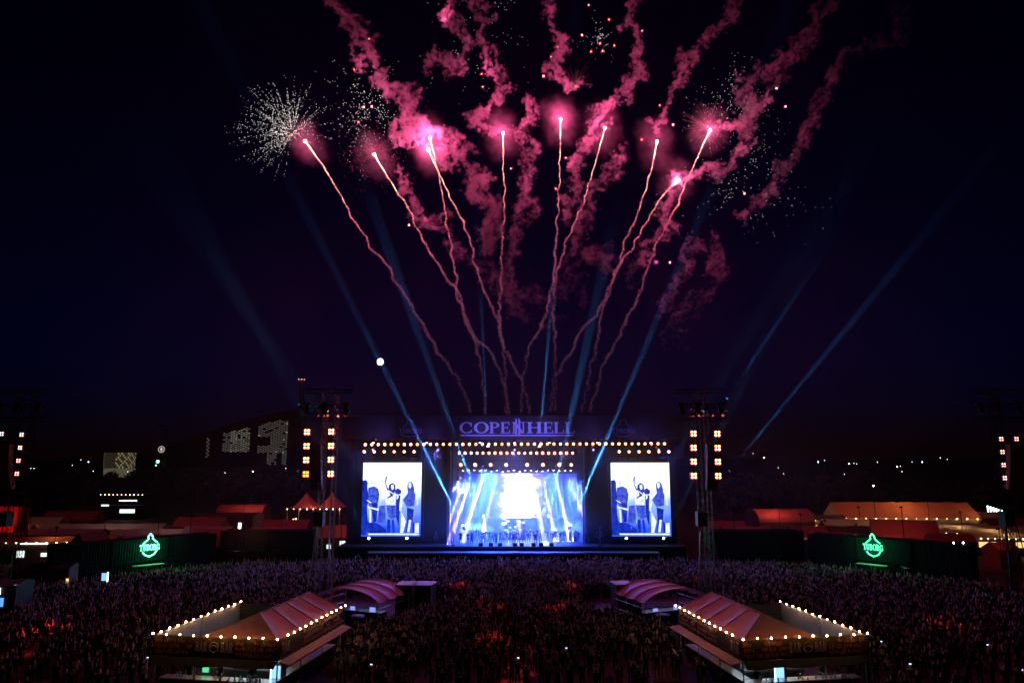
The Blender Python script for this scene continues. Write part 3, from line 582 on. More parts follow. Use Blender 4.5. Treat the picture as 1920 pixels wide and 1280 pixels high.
    # awnings
    m = MB(); N = 14; vs = []
    for i in range(N + 1):
        x = -A + 2 * A * i / N; zz = 2.48 - .1 * (i % 2) * .3; vs += [(x, -D - .06, 2.49), (x, -D - .55, 2.12 - .06 * math.sin(i * 1.3))]
    m.add(vs, [(2 * i, 2 * i + 1, 2 * i + 3, 2 * i + 2) for i in range(N)]); m.build('front_awning', cloth_black, t)
    m = MB(); m.add([(s * (A + .05), -D, 2.46), (s * (A + .75), -D, 2.3), (s * (A + .75), D, 2.3), (s * (A + .05), D, 2.46), (s * (A + .05), -D, 2.42), (s * (A + .75), -D, 2.26), (s * (A + .75), D, 2.26), (s * (A + .05), D, 2.42)], [(0, 1, 2, 3), (7, 6, 5, 4), (0, 4, 5, 1), (1, 5, 6, 2), (2, 6, 7, 3), (3, 7, 4, 0)]); m.build('side_awning', pm('awning_board', (.3, .16, .14), .8), t)
    for px, py in ((-A, -D), (A, -D), (-A, D), (A, D), (-1.4, -D), (1.4, -D), (s * A, -1.7), (s * A, 1.7), (-s * A, 0)):
        m = MB(); m.rod((px * .985, py * .985, 0), (px * .985, py * .985, 3.72), .05, 6); m.build('post', alu, t)
    m = MB(); m.span((-A + .4, -D + .3, 0), (A - .4, -D + .9, 1.05)); m.build('counter', cloth_black, t)
    m = MB()
    for i in range(6): a = -A + .3 + (2 * A - .6) * i / 6; m.span((a + .02, -D + .2, 1.06), (a + (2 * A - .6) / 6 - .02, -D + 1.0, 1.11))
    m.build('counter_top', steel, t)
    m = MB(); m.span((s * (A - .4), -D + 1.1, 0), (s * (A - .95), D - .4, 1.05)); m.build('counter', cloth_black, t)
    m = MB(); m.span((s * (A - .3), -D + 1.05, 1.06), (s * (A - 1.05), D - .3, 1.11)); m.build('counter_top', steel, t)
    m = MB(); m.span((-2.4, -1.6, .8), (2.2, -.9, .88)); m.span((-2.4, -1.5, 1.5), (2.2, -1.0, 1.54)); m.span((-2.4, -1.02, 0), (2.2, -.98, 2.0)); m.build('back_shelf', steel, t)
    rr = random.Random(9); m = MB()
    for i in range(34):
        x, y, z = (rr.uniform(-3.6, 3.6), -D + .35 + rr.random() * .5, 1.115) if i < 18 else (rr.uniform(-2.2, 2), -1.35, rr.choice((.89, 1.55)))
        h = rr.uniform(.12, .32); m.rod((x, y, z), (x, y, z + h), .05, 6, .04)
    m.build('bottles_and_cups', pm('cup_plastic', (.5, .55, .55), .3, 0, .5, 3), t)['kind'] = 'stuff'
    fx = (A - .75) if s > 0 else -1.1
    m = MB(); m.span((fx - .35, -D + 1.3, 0), (fx + .35, -D + 2.0, 2.0)); fr = m.build('fridge', steel, t)
    m = MB(); m.span((fx - .3, -D + 1.27, .25), (fx + .3, -D + 1.295, 1.85)); m.build('glass_door', em('fridge_glow', (.3, .7, 1), 1.3), fr)
    m = MB(); m.rod((fx - .33, -D + 1.25, .2), (fx - .33, -D + 1.25, 1.9), .03, 6); m.build('light_tube', em('fridge_tube', (.6, .9, 1), 6), fr)
    if s > 0:
        m = MB(); m.span((-1.55, -D + 1.2, 1.25), (-1.15, -D + 1.3, 1.95)); m.build('green_sign', em('green_panel', (.1, .9, .4), .9), t)
    for yy in (-3.4, .6):
        m = MB(); m.rod((-2.2, yy, 2.62), (2.2, yy, 2.62), .03, 6); m.build('light_tube', em('bar_tube', (.7, .95, 1), 22), t)
    # string of bulbs on the fascia edge
    sl = thing('string_lights', 'string of warm bulbs along the top edge of the %s bar' % where, 'string lights', (0, 0, 0), 'bulb strings on the bars')
    pts = [(-s * (A - .12), D - (2 * D - .4) * i / 11) for i in range(12)] + [(-s * A + s * 2 * A * i / 9, -D - .24) for i in range(10)] + [(s * (A + .2), -D + .8 + (2 * D - .8) * i / 11) for i in range(12)]
    m = MB(); m.tube([(x, y, 3.8 - .03 * (i % 2)) for i, (x, y) in enumerate(pts)], .012, 3); m.build('wire', black, sl)
    bm_ = None
    for i, (x, y) in enumerate(pts):
        if bm_ is None:
            q = MB(); q.ball((0, 0, 0), .055, 8, 6); b = q.build('bulb', bulb_m, sl); bm_ = b.data
        else: b = bpy.data.objects.new('bulb', bm_); C.objects.link(b); b.parent = sl
        b.location = (x, y, 3.86 - .03 * (i % 2))
    cs = [gnd(x if s > 0 else 1914 - x, y, 3.7) for x, y in ((274, 1194), (518, 1202), (655, 1137), (453, 1127.5))]
    c = sum(cs, Vector()) / 4; c.z = 0; rz = -s * R(9.5)
    for o in (t, sl): o.location = c; o.rotation_euler = (0, 0, rz)
    M = Matrix.Translation(c) @ Matrix.Rotation(rz, 4, 'Z')
    for k, (x, y, a, lb) in enumerate(((-2.6, -3.6, 3.1, 'at the outer end of the counter'), (-.6, -3.3, 2.8, 'in the middle behind the counter'), (1.9, -3.7, 3.4, 'at the aisle end of the counter'), (s * 2.6, 1.2, -s * 1.57, 'at the aisle-side counter'))):
        person(M @ Vector((x, y, 0)), rz + a, 'bartender %s of the %s bar' % (lb, where), 'bartenders', (0, 7, 2, 9)[k])
    return [M @ Vector(p) for p in ((-5.2, -6, 0), (5.2, -6, 0), (5.2, 5.6, 0), (-5.2, 5.6, 0))]
EXC = [make_bar(1, 'bar tent with string lights and orange lettered fascia, left of the crowd', 'left'), make_bar(-1, 'bar tent with string lights and orange lettered fascia, right of the crowd', 'right')]
# ================================================================== CONTROL POSITIONS
ftm = pm('control_tent_cloth', (.5, .3, .42), .55, 0, .12, 1.5, .1, .2)
def mir(x, s): return x if s > 0 else 1918 - x
def control_tent(s, nm):
    t = thing('arched_tent', 'pink lit arched tent roof over the mixing desk, %s of the central crowd' % nm, 'tent', (0, 0, 0), 'the two arched control tents')
    Wd, L, ze, rise = 3.4, 2.6, 2.4, .95; N = 14
    arc = [(Wd * math.sin(a), ze + rise * (math.cos(a) - math.cos(1.15)) / (1 - math.cos(1.15))) for a in [(-1.15 + 2.3 * i / N) for i in range(N + 1)]]; arc = [(x / math.sin(1.15), z) for x, z in arc]
    for k in range(3):
        y0, y1 = -L + 2 * L * k / 3, -L + 2 * L * (k + 1) / 3; m = MB(); vs = []
        for j in range(5):
            w = j / 4
            for x, z in arc: vs.append((x, y0 + (y1 - y0) * w, z - .1 * math.sin(math.pi * w)))
        n = N + 1; m.add(vs, [(j * n + i, j * n + i + 1, (j + 1) * n + i + 1, (j + 1) * n + i) for j in range(4) for i in range(N)]); m.build('roof_panel', ftm, t, True)
    for y in (-L, -L / 3, L / 3, L): m = MB(); m.tube([(x, y, z + .02) for x, z in arc], .045, 5); m.build('rib', pm('rib_pale', (.5, .45, .5), .4, .3), t)
    for y in (-L, L):
        for x in (-3.5, 0, 3.5): m = MB(); m.rod((x, y, 0), (x, y, ze if abs(x) > 1 else ze + rise), .045, 5); m.build('post', alu, t)
    m = MB()
    for z in (1.1, 1.9):
        for x in (-3.5, 3.5): m.rod((x, -L, z), (x, L, z), .035, 4)
        m.rod((-3.5, -L, z), (0, -L, z), .035, 4)
    m.rod((0, -L, .6), (1.6, -L, 1.9), .035, 4); m.build('rail', alu, t)
    m = MB(); m.box((0, .2, .5), (4.6, 1.1, 1.0)); m.build('mixing_desk', black, t)
    m = MB(); m.box((1.4, -.3, 1.25), (.6, .05, .4)); m.box((-.8, -.2, 1.2), (.5, .05, .32)); m.build('monitor', em('desk_monitor', (.3, .4, 1), .9), t)
    p = gnd(mir(676, s), 1106, 2.9); t.location = (p.x, p.y + .6, 0); t.rotation_euler = (0, 0, -s * R(22)); return t
control_tent(1, 'left'); control_tent(-1, 'right')
booth_top = pm('booth_roof_board', (.45, .36, .5), .6); booth_wall = pm('booth_wall', (.03, .025, .04), .8)
def booth(px, py, w, dp, h, lb, clad=True, rz=0):
    t = thing('equipment_booth', lb, 'booth', (0, 0, 0), 'equipment booths by the control tents')
    m = MB(); m.span((-w / 2, -dp / 2, h), (w / 2, dp / 2, h + .08)); m.build('roof', booth_top, t)
    m = MB(); m.span((-w / 2 + .05, dp / 2 - .1, 0), (w / 2 - .05, dp / 2 - .05, h - .01)); m.span((-w / 2 + .05, -dp / 2 + .1, 0), (-w / 2 + .1, dp / 2 - .12, h - .01)); m.span((w / 2 - .1, -dp / 2 + .1, 0), (w / 2 - .05, dp / 2 - .12, h - .01))
    m.span((-w / 2 + .12, -dp / 2 + .1, .02), (w / 2 - .12, dp / 2 - .12, .9)); m.build('wall', booth_wall, t)
    for i in (-1, 1): m = MB(); m.rod((i * (w / 2 - .06), -dp / 2 + .06, 0), (i * (w / 2 - .06), -dp / 2 + .06, h - .01), .05, 5); m.build('post', alu, t)
    m = MB(); m.rod((-w / 2 + .2, -dp / 2 + .08, .6), (w / 2 - .2, -dp / 2 + .08, h - .5), .03, 4); m.build('brace', alu, t)
    p = gnd(px, py, h); t.location = (p.x, p.y, 0); t.rotation_euler = (0, 0, rz); return t
booth(765, 1094, 1.9, 2.2, 3.0, 'dark booth with flat pale roof next to the left arched tent', rz=R(-8)); booth(796, 1094, 1.9, 2.2, 3.0, 'dark flat-roofed booth nearest the central crowd, left side', rz=R(-8))
booth(1166, 1093, 1.8, 2.2, 3.0, 'tall dark booth with flat violet roof nearest the central crowd, right side', rz=R(8)); booth(1184, 1118, 1.6, 1.6, 2.0, 'low dark booth in front of the tall one, right side', rz=R(8))
def fence(pts, lb):
    ps = [gnd(x, y, 1.15) for x, y in pts]; b = ps[0].copy(); b.z = 0
    t = thing('crowd_fence', lb, 'fence', b, 'black fences round the control tents'); L = 0; seg = []
    for a, q in zip(ps[:-1], ps[1:]):
        n = max(1, round((q - a).length / 1.2)); seg += [(a.lerp(q, i / n), a.lerp(q, (i + 1) / n)) for i in range(n)]
    for a, q in seg:
        d = (q - a).normalized(); a, q = a + d * .03, q - d * .03; e = Vector((-d.y, d.x, 0)) * .03
        m = MB(); vs = [Vector((v.x, v.y, z)) + o for z in (.03, 1.12) for v, o in ((a, -e), (q, -e), (q, e), (a, e))]; m.add(vs, [(3, 2, 1, 0), (4, 5, 6, 7), (0, 1, 5, 4), (1, 2, 6, 5), (2, 3, 7, 6), (3, 0, 4, 7)]); m.build('fence_panel', cloth_black, t)
        m = MB(); m.rod((a.x, a.y, 1.15), (q.x, q.y, 1.15), .03, 5); m.build('top_rail', alu, t)
LF = [(654, 1178), (700, 1166), (745, 1156), (790, 1145), (826, 1134)]
fence(LF, 'black crowd fence curving from the left bar to the booths'); fence([(1918 - x, y) for x, y in LF], 'black crowd fence curving from the right bar to the booths')
def red_counter(px, py, lb):
    t = thing('covered_counter', lb, 'counter', (0, 0, 0)); m = MB(); m.span((-.6, -.4, 0), (.6, .4, .9)); m.build('body', cloth_black, t)
    m = MB(); N = 8; vs = []
    for i in range(N + 1):
        a = math.pi * (i / N - .5); vs += [(.68 * math.sin(a), -.48, .92 + .16 * math.cos(a)), (.68 * math.sin(a), .48, .92 + .16 * math.cos(a))]
    m.add(vs, [(2 * i, 2 * i + 2, 2 * i + 3, 2 * i + 1) for i in range(N)]); m.build('cover', pm('red_cover', (.6, .12, .08), .6), t); p = gnd(px, py, .95); t.location = (p.x, p.y, 0)
red_counter(668, 1155, 'counter under a red cover behind the left bar'); red_counter(1244, 1153, 'counter under a red cover behind the right bar')
EXC += [[gnd(x, y) for x, y in ((640, 1212), (700, 1193), (745, 1180), (790, 1168), (832, 1158), (830, 1136), (800, 1124), (600, 1118), (560, 1155))]]; EXC += [[Vector((-p.x - .1, p.y, 0)) for p in EXC[2]]]
# ================================================================== CONTAINERS
cont_m = [pm('container_navy', (.016, .018, .024), .8, .0, .3, 1, spec=.1), pm('container_black', (.015, .015, .016), .8, .0, .3, 1, spec=.1), pm('container_plum', (.05, .02, .04), .5, .3, .3, 1)]
def container(c, rz, z, mat, lb, grp='shipping containers', L=6.0):
    t = thing('shipping_container', lb, 'container', (0, 0, 0), grp)
    prof = []
    for i in range(int(L / .3)): x = -L / 2 + .1 + i * .3; prof += [(x, -1.2), (x + .08, -1.16), (x + .16, -1.16), (x + .24, -1.2)]
    m = MB(); vs = [(x, y, zz) for zz in (.12, 2.5) for x, y in prof]; n = len(prof); m.add(vs, [(i, i + 1, n + i + 1, n + i) for i in range(n - 1)])
    m.span((-L / 2 + .05, -1.1, .1), (L / 2 - .05, 1.2, 2.52)); m.build('corrugated_wall', mat, t)
    m = MB()
    for a in (-1, 1):
        for b in (-1, 1): m.span((a * L / 2 - .08, b * 1.2 - .08, 0), (a * L / 2 + .08, b * 1.2 + .08, 2.6))
        m.span((-L / 2 + .09, a * 1.2 - .06, 2.5), (L / 2 - .09, a * 1.2 + .06, 2.6)); m.span((-L / 2 + .09, a * 1.2 - .06, 0), (L / 2 - .09, a * 1.2 + .06, .12))
    m.build('frame', mat, t)
    for y in (-.6, .6): m = MB(); m.span((-L / 2 - .05, y - .57, .15), (-L / 2 + .04, y + .57, 2.48)); d = m.build('door', mat, t); m = MB(); m.rod((-L / 2 - .08, y, .2), (-L / 2 - .08, y, 2.45), .03, 4); m.build('lock_bar', steel, d)
    t.location = (c[0], c[1], z); t.rotation_euler = (0, 0, rz); return t
LA, LB = Vector((-51.5, 82)), Vector((-39.2, 95)); ORD = ('first', 'middle', 'last')
for s in (1, -1):
    a, b = Vector((s * LA.x, LA.y)), Vector((s * LB.x, LB.y)); d = (b - a).normalized(); rz = math.atan2(d.y, d.x) if s > 0 else math.atan2(-d.y, -d.x)
    for k in range(3):
        c = a + d * (3.0 + 6.05 * k)
        for lv in (0, 1):
            container(c, rz, 2.62 * lv, cont_m[(k + lv) % 2], '%s dark container counted from the picture edge, %s of the %s row' % (ORD[k], 'upper tier' if lv else 'lower tier', 'left' if s > 0 else 'right'))
    for k, X0 in enumerate((29.5, 35.7)):
        for lv in (0, 1): container((-s * X0, 98.5), 0 if s > 0 else math.pi * 0, 2.62 * lv, cont_m[1], '%s black container beside the %s screen, %s' % ('nearer' if k == 0 else 'farther', 'left' if s > 0 else 'right', 'on top' if lv else 'on the ground'), 'black containers beside the stage')
def neon(s, px, lb):
    t = thing('neon_sign', lb, 'sign', (0, 0, 0), 'green neon signs'); ng = em('green_neon_%d' % s, (.12, 1, .45) if s > 0 else (.06, .95, .3), 6 if s > 0 else 4)
    k = 1 / 15.0; P_ = lambda u, v: ((u - 172) / 5.486 * k, (1 and (225 - v) / 5.486 * k))
    up = [(105, 212), (132, 188), (154, 168), (150, 145), (170, 116), (192, 142), (194, 166), (220, 190), (242, 206)]; lo = [(108, 288), (126, 315), (172, 335), (216, 316), (240, 282)]
    def n3(p): x, z = P_(*p); return (x, -.06, z)
    m = MB(); m.tube([n3(p) for p in up], .075, 6); m.build('upper_tube', ng, t); m = MB(); m.tube([n3(p) for p in lo], .075, 6); m.build('lower_tube', ng, t)
    x0, z0 = P_(78, 276); x1, z1 = P_(264, 218); m = MB(); letters('TUBORG', x0, x1, z0, z1, -.1, .05, mb=m); m.build('lettering', ng, t)
    for zz_ in (-.9, .3, 1.2): m = MB(); m.span((-1.2, .0, zz_ - .03), (1.2, .05, zz_ + .03)); m.build('mounting_bar', cont_m[1], t)
    m = MB(); m.span((-1.9, -1.0, -2.3), (1.5, .0, -2.22)); m.build('ledge', pm('ledge_board', (.3, .32, .3), .6), t)
    p = at(px, 1021, 88.5); a, b = Vector((s * LA.x, LA.y)), Vector((s * LB.x, LB.y)); d = (b - a).normalized(); rz = math.atan2(d.y, d.x) if s > 0 else math.atan2(-d.y, -d.x)
    # slide along the view ray to the container front
    best = min((abs((Vector((at(px, 1021, y).x, at(px, 1021, y).y)) - a).cross(d) if False else ((at(px, 1021, y).x - a.x) * d.y - (at(px, 1021, y).y - a.y) * d.x)), y) for y in [80 + i * .05 for i in range(340)])[1]
    n = Vector((d.y, -d.x)) * (1 if (d.y * 0 + -d.x * -1) < 0 else 1); n = n if n.y < 0 else -n
    q = at(px, 1021, best - 1.4); t.location = (q.x, q.y, q.z); t.rotation_euler = (0, 0, rz)
    lamp('POINT', q + Vector((n.x, n.y, 0)) * .7 + Vector((0, 0, -.2)), (.03, 1, .25), 330, name='neon_light', size=.5)
neon(1, 281, 'green neon beer sign on the dark containers, left'); neon(-1, 1637, 'green neon beer sign on the dark containers, right')
def awning(px, py, w, lb):
    p = gnd(px, py, 2.2); t = thing('container_awning', lb, 'awning', (p.x, p.y, 0)); m = MB(); m.add([(p.x - w / 2, p.y - .8, 2.1), (p.x + w / 2, p.y - .4, 2.15), (p.x + w / 2, p.y + .6, 2.4), (p.x - w / 2, p.y + .3, 2.4)], [(0, 1, 2, 3)]); m.build('cloth', pm('awning_grey', (.3, .3, .33), .7), t)
    m = MB(); m.rod((p.x - w / 2, p.y - .8, 0), (p.x - w / 2, p.y - .8, 2.1), .04, 4); m.rod((p.x + w / 2, p.y - .4, 0), (p.x + w / 2, p.y - .4, 2.15), .04, 4); m.build('poles', alu, t)
awning(367, 1045, 3, 'pale awning in front of the left container row'); awning(1720, 1062, 4, 'pale awning in front of the right container row')
# ================================================================== FESTIVAL VILLAGE
red_lit_cl = pm('red_tent_cloth', (.42, .085, .07), .6, 0, .2, .8, .1, .3); rust_lit_cl = pm('rust_tent_cloth', (.5, .16, .09), .6, 0, .2, .8, .1, .3); grey_cl = pm('grey_tent_cloth', (.3, .26, .26), .7, 0, .2, .8); cream_cl = pm('cream_wall_cloth', (.6, .5, .36), .8, 0, .15, 1, 0, .3)  # red and rust cloth colours hold the red light on the tents
shed_m = pm('shed_boards', (.09, .045, .05), .8, 0, .3, 2); win_w = em('lit_window_white', (.85, 1, .95), 1.3); win_y = em('lit_window_yellow', (1, .6, .2), 1.3); strip_w = em('white_strip_light', (.9, 1, 1), 5); vbulb = uneven(em('village_bulb', (1, .6, .25), 20), .2)
def gable(name, lb, cat, c, w, L, ze, zr, rz, roof, wall, parts=(), bulbs=0, glow=0):   # ridge along local x
    t = thing(name, lb, cat, (0, 0, 0), None)
    for sy in (-1, 1):
        n = max(2, int(L / 3.5))
        for i in range(n):
            a, b = -L / 2 + L * i / n, -L / 2 + L * (i + 1) / n; mid = (a + b) / 2; m = MB()
            m.add([(a, sy * w / 2, ze), (mid, sy * w / 2, ze - .08), (b, sy * w / 2, ze), (b, 0, zr), (mid, 0, zr - .1), (a, 0, zr)], [(0, 1, 4, 5), (1, 2, 3, 4)]); m.build('roof_panel', roof, t)
    m = MB()
    for sy in (-1, 1): m.span((-L / 2 + .1, sy * (w / 2 - .12), 0), (L / 2 - .1, sy * (w / 2 - .06), ze - .1))
    for e in (-1, 1): m.add([(e * (L / 2 - .1), -w / 2 + .13, 0), (e * (L / 2 - .1), w / 2 - .13, 0), (e * (L / 2 - .1), w / 2 - .13, ze), (e * (L / 2 - .1), 0, zr - .06), (e * (L / 2 - .1), -w / 2 + .13, ze)], [(0, 1, 2, 3, 4)])
    m.build('wall', wall, t)
    for nm, mt, x, z, ww, hh in parts:
        m = MB(); m.span((x - ww / 2, -w / 2 - .02, z), (x + ww / 2, -w / 2 + .05, z + hh)); m.build(nm, mt, t)
    if bulbs:
        for i in range(bulbs): m = MB(); m.ball((-L / 2 + L * (i + .5) / bulbs, -w / 2 - .15, ze - .1), .09, 6, 4); m.build('bulb', vbulb, t)
    t.location = (c[0], c[1], 0); t.rotation_euler = (0, 0, rz)
    if glow: lamp('POINT', (c[0], c[1], ze * .7), (1, .6, .25), glow, name='tent_lamp', size=.5)
    return t
def barrel(lb, c, w, L, ze, rise, rz, mat):
    t = thing('arched_tent', lb, 'tent', (0, 0, 0)); N = 12; arc = [(w / 2 * math.sin(a) , ze + rise * math.cos(a)) for a in [-math.pi / 2 + math.pi * i / N for i in range(N + 1)]]
    for k in range(4):
        a, b = -L / 2 + L * k / 4, -L / 2 + L * (k + 1) / 4; m = MB(); n = N + 1; m.add([(x, y, z) for x in (a, b) for y, z in arc], [(i, i + 1, n + i + 1, n + i) for i in range(N)]); m.build('roof_panel', mat, t, True)
    for e in (-1, 1): m = MB(); m.add([(e * (L / 2 - .1), y * .98, z - .03) for y, z in arc] + [(e * (L / 2 - .1), w / 2 * .98, 0), (e * (L / 2 - .1), -w / 2 * .98, 0)], [tuple(range(N + 3))]); m.build('end_wall', shed_m, t)
    m = MB(); m.span((-L / 2 + .1, -w / 2 + .02, 0), (L / 2 - .1, -w / 2 + .08, ze)); m.build('wall', shed_m, t); t.location = (c[0], c[1], 0); t.rotation_euler = (0, 0, rz); return t
def VX(px, Y): return (sx(px, Y), Y)
barrel('red arched tent behind the right container row', VX(1460, 136), 7, 10.5, 3.2, 2.1, R(3), red_lit_cl)
gable('long_marquee', 'long rust red marquee with glowing cream end wall, right', 'tent', VX(1685, 142), 9, 26, 3.5, 6.2, R(-3), rust_lit_cl, cream_cl, [('lit_opening', win_y, -9, .6, 1.5, 1.8), ('lit_opening', win_y, 2, .6, 1.5, 1.6)], 14, 900)
gable('gable_tent', 'red roofed tent with grey gable wall behind the right neon sign', 'tent', VX(1690, 117), 8, 9.5, 2.5, 5.0, R(-22), red_lit_cl, pm('pale_plank_wall', (.33, .25, .22), .8, 0, .3, 3), [('window', win_w, -3.6, 1.2, 1.2, .9), ('window', win_w, -1.4, 1.2, 1.2, .9)])
gable('market_stall', 'low stall with warm bulbs between arched tent and long marquee', 'stall', VX(1535, 139), 4, 9, 3.2, 4.0, 0, shed_m, cream_cl, [('lit_opening', win_y, 0, 1.4, 6, .8)], 8)
gable('market_stall', 'small red kiosk with a white strip lamp, right of the arched tent', 'stall', VX(1545, 112), 3.5, 5, 2.6, 3.6, R(-8), red_lit_cl, shed_m, [('strip_lamp', strip_w, 2.0, 2.1, 1.0, .12)])
gable('market_stall', 'dark stall with two yellow lit openings left of the gable tent', 'stall', VX(1600, 122), 4, 9, 2.8, 3.6, R(-4), shed_m, shed_m, [('lit_opening', win_y, -2.6, .8, .8, 1.6), ('lit_opening', win_y, -.9, 1.0, .6, 1.3), ('lit_opening', win_w, 2.6, .9, 1.5, 1.0)])
gable('white_caravan', 'pale green caravan parked behind the right container row', 'caravan', VX(1478, 108), 2.3, 4.8, 3.0, 3.2, R(-5), pm('caravan_paint', (.45, .6, .55), .4), pm('caravan_paint', (.45, .6, .55), .4), [('window', pm('dark_glass', (.05, .05, .06), .1), .2, 1.5, 2.6, .6)])
for k, (px, Y, L, lb) in enumerate(((1725, 131, 22, 'nearest behind the gable tent'), (1790, 126, 26, 'second, longer one toward the right edge'), (1850, 120, 20, 'third, cut by the right picture edge'), (1880, 113, 12, 'nearest the right container row'))):
    gable('food_stall_row', 'long low stall row with warm bulbs, ' + lb, 'stall', VX(px, Y), 3.2, L, 2.7, 3.3, R(-6), cream_cl, shed_m, [('lit_opening', win_y, -L * .25, 1.3, L * .3, .8), ('lit_opening', win_y, L * .22, 1.3, L * .36, .8)], 12, 250)
gable('red_stall', 'small red stall near the right picture edge', 'stall', VX(1868, 101), 3, 3.5, 2.5, 3.4, R(10), red_lit_cl, red_lit_cl)
gable('dark_stall', 'dark stall with yellow windows right of the gable tent', 'stall', VX(1775, 110), 4, 6, 2.6, 3.6, R(-10), red_lit_cl, shed_m, [('window', win_y, -1, 1.1, .7, .9), ('window', win_y, .4, 1.1, .7, .9)])
for i in range(6):
    t = thing('light_column', '%s of the six white light columns at the right edge' % ('first', 'second', 'third', 'fourth', 'fifth', 'last')[i], 'lamp', (*VX(1852 + i * 5.2, 170), 0), 'white light columns'); b = Vector((*VX(1852 + i * 5.2, 170), 0)); m = MB(); m.rod(b + Vector((0, 0, 1.8)), b + Vector((0, 0, 3.6 - .2 * i)), .16, 6); m.build('tube', strip_w, t); m = MB(); m.rod(b, b + Vector((0, 0, 1.79)), .08, 5); m.build('post', black, t)
for i, (px, py) in enumerate(((1788, 1017), (1806, 1017), (1788, 1024), (1806, 1024))):
    p = at(px, py, 83); t = thing('work_lamp', '%s cold work lamp on the right end of the right container row' % ('upper left', 'upper right', 'lower left', 'lower right')[i], 'lamp', p, 'cold work lamps'); m = MB(); m.span((p.x - .14, p.y, p.z - .1), (p.x + .14, p.y + .15, p.z + .1)); m.build('housing', black, t); m = MB(); m.rod((p.x, p.y - .001, p.z), (p.x, p.y - .03, p.z), .09, 8); m.build('lens', cold_lens, t)
# --- left side
def peaked(lb, c, w, L, ze, zr, mat):
    t = thing('peaked_tent', lb, 'tent', (*c, 0)); x0, y0 = c; N = 8
    for sx_ in (-1, 1):
        m = MB(); vs = []; pk = Vector((x0 + sx_ * L / 4, y0, zr))
        cor = [(x0 + (0 if sx_ > 0 else -L / 2), y0 - w / 2), (x0 + (L / 2 if sx_ > 0 else 0), y0 - w / 2), (x0 + (L / 2 if sx_ > 0 else 0), y0 + w / 2), (x0 + (0 if sx_ > 0 else -L / 2), y0 + w / 2)]
        for q in range(4):
            a, b = Vector((*cor[q], ze if q in (0, 1, 2, 3) else ze)), Vector((*cor[(q + 1) % 4], ze)); o = len(m.v); vv = []
            for j in range(N + 1):
                f = j / N
                for e in (a, b): v = e.lerp(pk, f); v.z = ze + (zr - ze) * f ** 1.6; vv.append(v)
            m.add(vv, [(2 * j, 2 * j + 1, 2 * j + 3, 2 * j + 2) for j in range(N)])
        m.build('roof_cone', mat, t)
    for px_ in (-L / 2, 0, L / 2):
        for py_ in (-w / 2, w / 2): m = MB(); m.rod((x0 + px_, y0 + py_, 0), (x0 + px_, y0 + py_, ze), .08, 5); m.build('pole', alu, t)
    for i in range(9): m = MB(); m.ball((x0 - L / 2 + L * i / 8, y0 - w / 2 - .1, ze - .05), .1, 6, 4); m.build('bulb', vbulb, t)
    return t
peaked('red two-peaked tent behind the left tower', VX(598, 150), 8, 10.5, 4.6, 7.6, red_lit_cl); lamp('POINT', (*VX(590, 147), 3.5), (1, .55, .3), 500, name='tent_lamp', size=.5)
for i, (px, Y) in enumerate(((545, 143), (556, 144), (572, 143))):
    t = thing('lit_bush_lamp', '%s warm lamp cluster in front of the two-peaked tent' % ('left', 'middle', 'right')[i], 'lamp', (*VX(px, Y), 0), 'warm lamps at the peaked tent'); b = Vector((*VX(px, Y), 0)); m = MB(); m.rod(b, b + Vector((0, 0, 2.4)), .05, 4); m.build('pole', black, t)
    for k in range(5): m = MB(); m.ball(b + Vector((random.uniform(-.7, .7), 0, 2.2 + random.uniform(-.4, .6))), .12, 6, 4); m.build('bulb', vbulb, t)
barrel('low red arched tent left of the two-peaked tent', VX(458, 160), 6, 10, 3.0, 1.6, R(2), red_lit_cl)
gable('red_pavilion', 'red roofed pavilion with white lit bar, right end of the left container row', 'pavilion', VX(462, 101), 6, 13.5, 3.0, 5.2, R(5), red_lit_cl, shed_m, [('lit_opening', win_w, 0.2, 1.2, 1.3, 1.5), ('strip_lamp', strip_w, 5.6, 2.5, .9, .12), ('lit_opening', win_y, -4.2, 1.1, 1.6, .7), ('lamp', strip_w, 2.4, 1.9, .25, .2), ('lamp', strip_w, 3.6, 1.9, .25, .2)], 0)
gable('red_stall', 'dark red stall with white lit windows right of the left tower', 'stall', VX(642, 112), 5, 6, 3.0, 4.6, R(4), red_lit_cl, shed_m, [('window', win_w, .6, 1.4, .8, 1.1), ('window', pm('pale_glass', (.4, .5, .6), .2), 1.8, 1.4, .7, 1.1), ('window', win_w, -1.4, 1.4, .6, .6)])
gable('dark_hall', 'low dark hall with two bright white doors, left of the peaked tent', 'hall', VX(430, 145), 6, 12, 3.4, 4.0, 0, shed_m, shed_m, [('lit_door', strip_w, -4.6, .4, .8, 1.8), ('lit_door', strip_w, 3.4, .4, .5, 1.8), ('lit_door', win_w, -3.0, .4, .8, 1.2)])
gable('bar_terrace', 'two-storey bar terrace with string lights and white counter, far left', 'terrace', VX(243, 178), 8, 11, 6.0, 6.3, 0, black, black, [('counter_light', strip_w, 1.6, 4.4, 4.2, .22), ('bar_front', win_w, 1.6, 1.6, 3.6, .9), ('bar_front', win_w, -3.8, 3.2, 1.8, .4), ('deck_edge', pm('pale_glass', (.4, .5, .6), .2), 0, 3.4, 10.5, .15)], 11)
